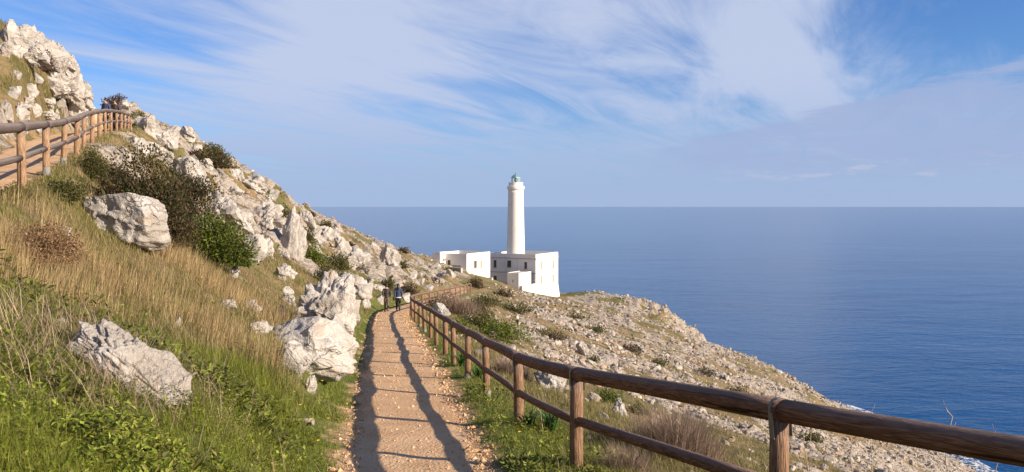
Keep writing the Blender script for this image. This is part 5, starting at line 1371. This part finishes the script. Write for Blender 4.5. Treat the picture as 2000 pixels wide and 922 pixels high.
def person(loc, yaw, label, jacket, trousers, hairc, long_hair=False, bag=False, hem=False, trousers_r=None, stride=1.0, scale=1.0, arms_fwd=0.0):
    root = thing('person', loc, label, 'person'); root.rotation_euler.z = yaw; root.scale = (scale,) * 3
    st = stride
    j = {'pel': (0, 0, .90), 'wai': (0, .01, 1.06), 'che': (0, .02, 1.26), 'nb': (0, .02, 1.40), 'nk': (0, .03, 1.47), 'hd': (0, .04, 1.54), 'ht': (0, .035, 1.61), 'nose': (0, .135, 1.555)}
    for s_, a, k_ in ((-1, 'L', 1), (1, 'R', -1)):
        j.update({'sh' + a: (s_ * .165, .015, 1.37), 'el' + a: (s_ * .225, -.03 - .05 * k_ * st + arms_fwd * .1, 1.11), 'wr' + a: (s_ * .205, .06 - .09 * k_ * st + arms_fwd * .22, .90), 'pa' + a: (s_ * .20, .085 - .10 * k_ * st + arms_fwd * .25, .845),
                  'hi' + a: (s_ * .085, 0, .86), 'kn' + a: (s_ * .09, .05 + .08 * k_ * st, .48), 'an' + a: (s_ * .09, (.10 if k_ > 0 else -.20) * st, .085 + (.05 if k_ < 0 else 0) * st), 'to' + a: (s_ * .10, (.10 if k_ > 0 else -.20) * st + .15, .035)})
    names = list(j); V = [j[n] for n in names]; ix = {n: i for i, n in enumerate(names)}
    E = [('pel', 'wai'), ('wai', 'che'), ('che', 'nb'), ('nb', 'nk'), ('nk', 'hd'), ('hd', 'ht'), ('hd', 'nose')]
    rad = {'pel': (.13, .10), 'wai': (.115, .09), 'che': (.135, .10), 'nb': (.09, .07), 'nk': .05, 'hd': (.078, .095), 'ht': (.06, .075), 'nose': .014}
    for a in 'LR':
        E += [('nb', 'sh' + a), ('sh' + a, 'el' + a), ('el' + a, 'wr' + a), ('wr' + a, 'pa' + a), ('pel', 'hi' + a), ('hi' + a, 'kn' + a), ('kn' + a, 'an' + a), ('an' + a, 'to' + a)]
        rad.update({'sh' + a: .055, 'el' + a: .04, 'wr' + a: .027, 'pa' + a: (.034, .018), 'hi' + a: .085, 'kn' + a: .055, 'an' + a: .035, 'to' + a: .03})
    R_ = [rad[n] for n in names]; EI = [(ix[a], ix[b]) for a, b in E]
    for a, s_ in (('L', -1), ('R', 1)):       # five fingers, curled a little, thumb from the side
        p = Vector(j['pa' + a])
        for q in range(5):
            if q == 0: m1, m2 = p + Vector((-s_ * .012, .035, -.01)), p + Vector((-s_ * .016, .055, -.04))
            else:
                oy = (q - 2.5) * -.017; l_ = (.07, .08, .074, .058)[q - 1]
                m1, m2 = p + Vector((0, oy, -.035 - l_ * .35)), p + Vector((-s_ * .02, oy + .006, -.035 - l_ * .95))
            i = len(V); V += [tuple(m1), tuple(m2)]; R_ += [.0095, .007]; EI += [(ix['pa' + a], i), (i, i + 1)]
    skin_obj('body', V, EI, R_, M['skin'], root)
    def sub(nm, keys, edges, rd, m_, rt):
        vv = [j[k_] for k_ in keys]; d_ = {k_: i for i, k_ in enumerate(keys)}
        return skin_obj(nm, vv, [(d_[a], d_[b]) for a, b in edges], rd, m_, root, d_[rt])
    j['hem'] = (0, 0, .83)
    ks = ['hem', 'pel', 'wai', 'che', 'nb', 'shL', 'elL', 'wrL', 'shR', 'elR', 'wrR']
    jk = sub('jacket', ks, [('hem', 'pel'), ('pel', 'wai'), ('wai', 'che'), ('che', 'nb'), ('nb', 'shL'), ('shL', 'elL'), ('elL', 'wrL'), ('nb', 'shR'), ('shR', 'elR'), ('elR', 'wrR')],
        [(.17, .135), (.165, .13), (.15, .125), (.175, .135), (.115, .09), .078, .062, .05, .078, .062, .05], jacket, 'che')
    j['w'] = (0, 0, .97)
    ta = sub('trousers', ['w', 'pel', 'hiL', 'knL', 'anL', 'hiR', 'knR', 'anR'], [('w', 'pel'), ('pel', 'hiL'), ('hiL', 'knL'), ('knL', 'anL'), ('pel', 'hiR'), ('hiR', 'knR'), ('knR', 'anR')], [(.145, .12), (.15, .125), .105, .078, .06, .105, .078, .06], trousers, 'pel')
    for a in 'LR':
        q = j['an' + a]; bl = blob('shoe', (q[0], q[1] + .055, q[2] - .035), (.05, .135, .05), M['shoe'], root, 3)
    hr = blob('hair', (0, .005, 1.60), (.098, .112, .105), hairc, root, 5, 0.06)
    if long_hair: blob('long_hair', (0, -.06, 1.46), (.105, .075, .17), hairc, root, 9, 0.1)
    for s_ in (-1, 1): blob('eye', (s_ * .032, .122, 1.575), (.011, .006, .008), M['shoe'], root)
    if hem: 
        mb = MB(); mb.lathe((0, 0, .84), [(.165, 0), (.172, .012), (.165, .05)], 20, cap=False); mb.v = [(x, y * .8, z) for x, y, z in mb.v]
        me = bpy.data.meshes.new('shirt_hem'); me.from_pydata(mb.v, [], mb.f); me.materials.append(M['hem']); o = bpy.data.objects.new('shirt_hem', me); COL.objects.link(o); o.parent = root
    return root
M['shoe'] = plain('dark_leather', (0.02, 0.018, 0.018), 0.5)
M['hem'] = plain('white_cotton', (0.65, 0.65, 0.66), 0.8)
M['jk_black'] = plain('black_jacket', (0.025, 0.017, 0.018), 0.55, var=0.3, scale=9)
M['jk_navy'] = plain('navy_top', (0.02, 0.035, 0.09), 0.7, var=0.3, scale=9)
M['tr_beige'] = plain('beige_trousers', (0.13, 0.09, 0.065), 0.8)
M['tr_black'] = plain('black_trousers', (0.018, 0.015, 0.02), 0.7)
M['hair_dark'] = plain('dark_hair', (0.02, 0.013, 0.010), 0.5, var=0.3, scale=20)
def ground_pt(x, y): return Vector((x, y, H1(x, y) + 0.012))
pa = hit(755, 606.5); pb = hit(777, 607)
dw = 52.5
pa = ground_pt((755 - CX) / F * dw, dw); pb = ground_pt((777 - CX) / F * dw, dw + .15)
person(pa, R(10), 'person in black jacket and beige trousers walking away, left of the pair', M['jk_black'], M['tr_beige'], M['hair_dark'], stride=0.9, scale=1.05)
person(pb, R(4), 'person with long dark hair, navy top and black trousers, right of the walking pair', M['jk_navy'], M['tr_black'], M['hair_dark'], long_hair=True, hem=True, stride=0.8, scale=1.05)
bag = thing('shoulder_bag', pb + Vector((-.26, -.02, .84)), 'black shoulder bag hanging at the left side of the person in navy', 'bag')
bo = blob('bag_body', (0, 0, 0), (.085, .16, .13), M['shoe'], bag, 2, .05)
mb = MB(); mb.tube([ORG[bag.name] + Vector(v) for v in ((0, -.08, .11), (.06, -.07, .36), (.12, 0, .55), (.07, .08, .36), (0, .09, .11))], .011, 6); mb.build('strap', M['shoe'], bag, True)
def up_pt(px, d):
    x = (px - CX) / F * d; return ground_pt(x, d)
person(up_pt(207, 41.5), R(165), 'person with dark hair standing behind the upper railing, left of two', M['jk_navy'], M['tr_black'], M['hair_dark'], long_hair=True, stride=0.2)
person(up_pt(225, 43.5), R(180), 'person in dark clothes behind the upper railing, right of two', M['jk_black'], M['tr_black'], M['hair_dark'], stride=0.2)
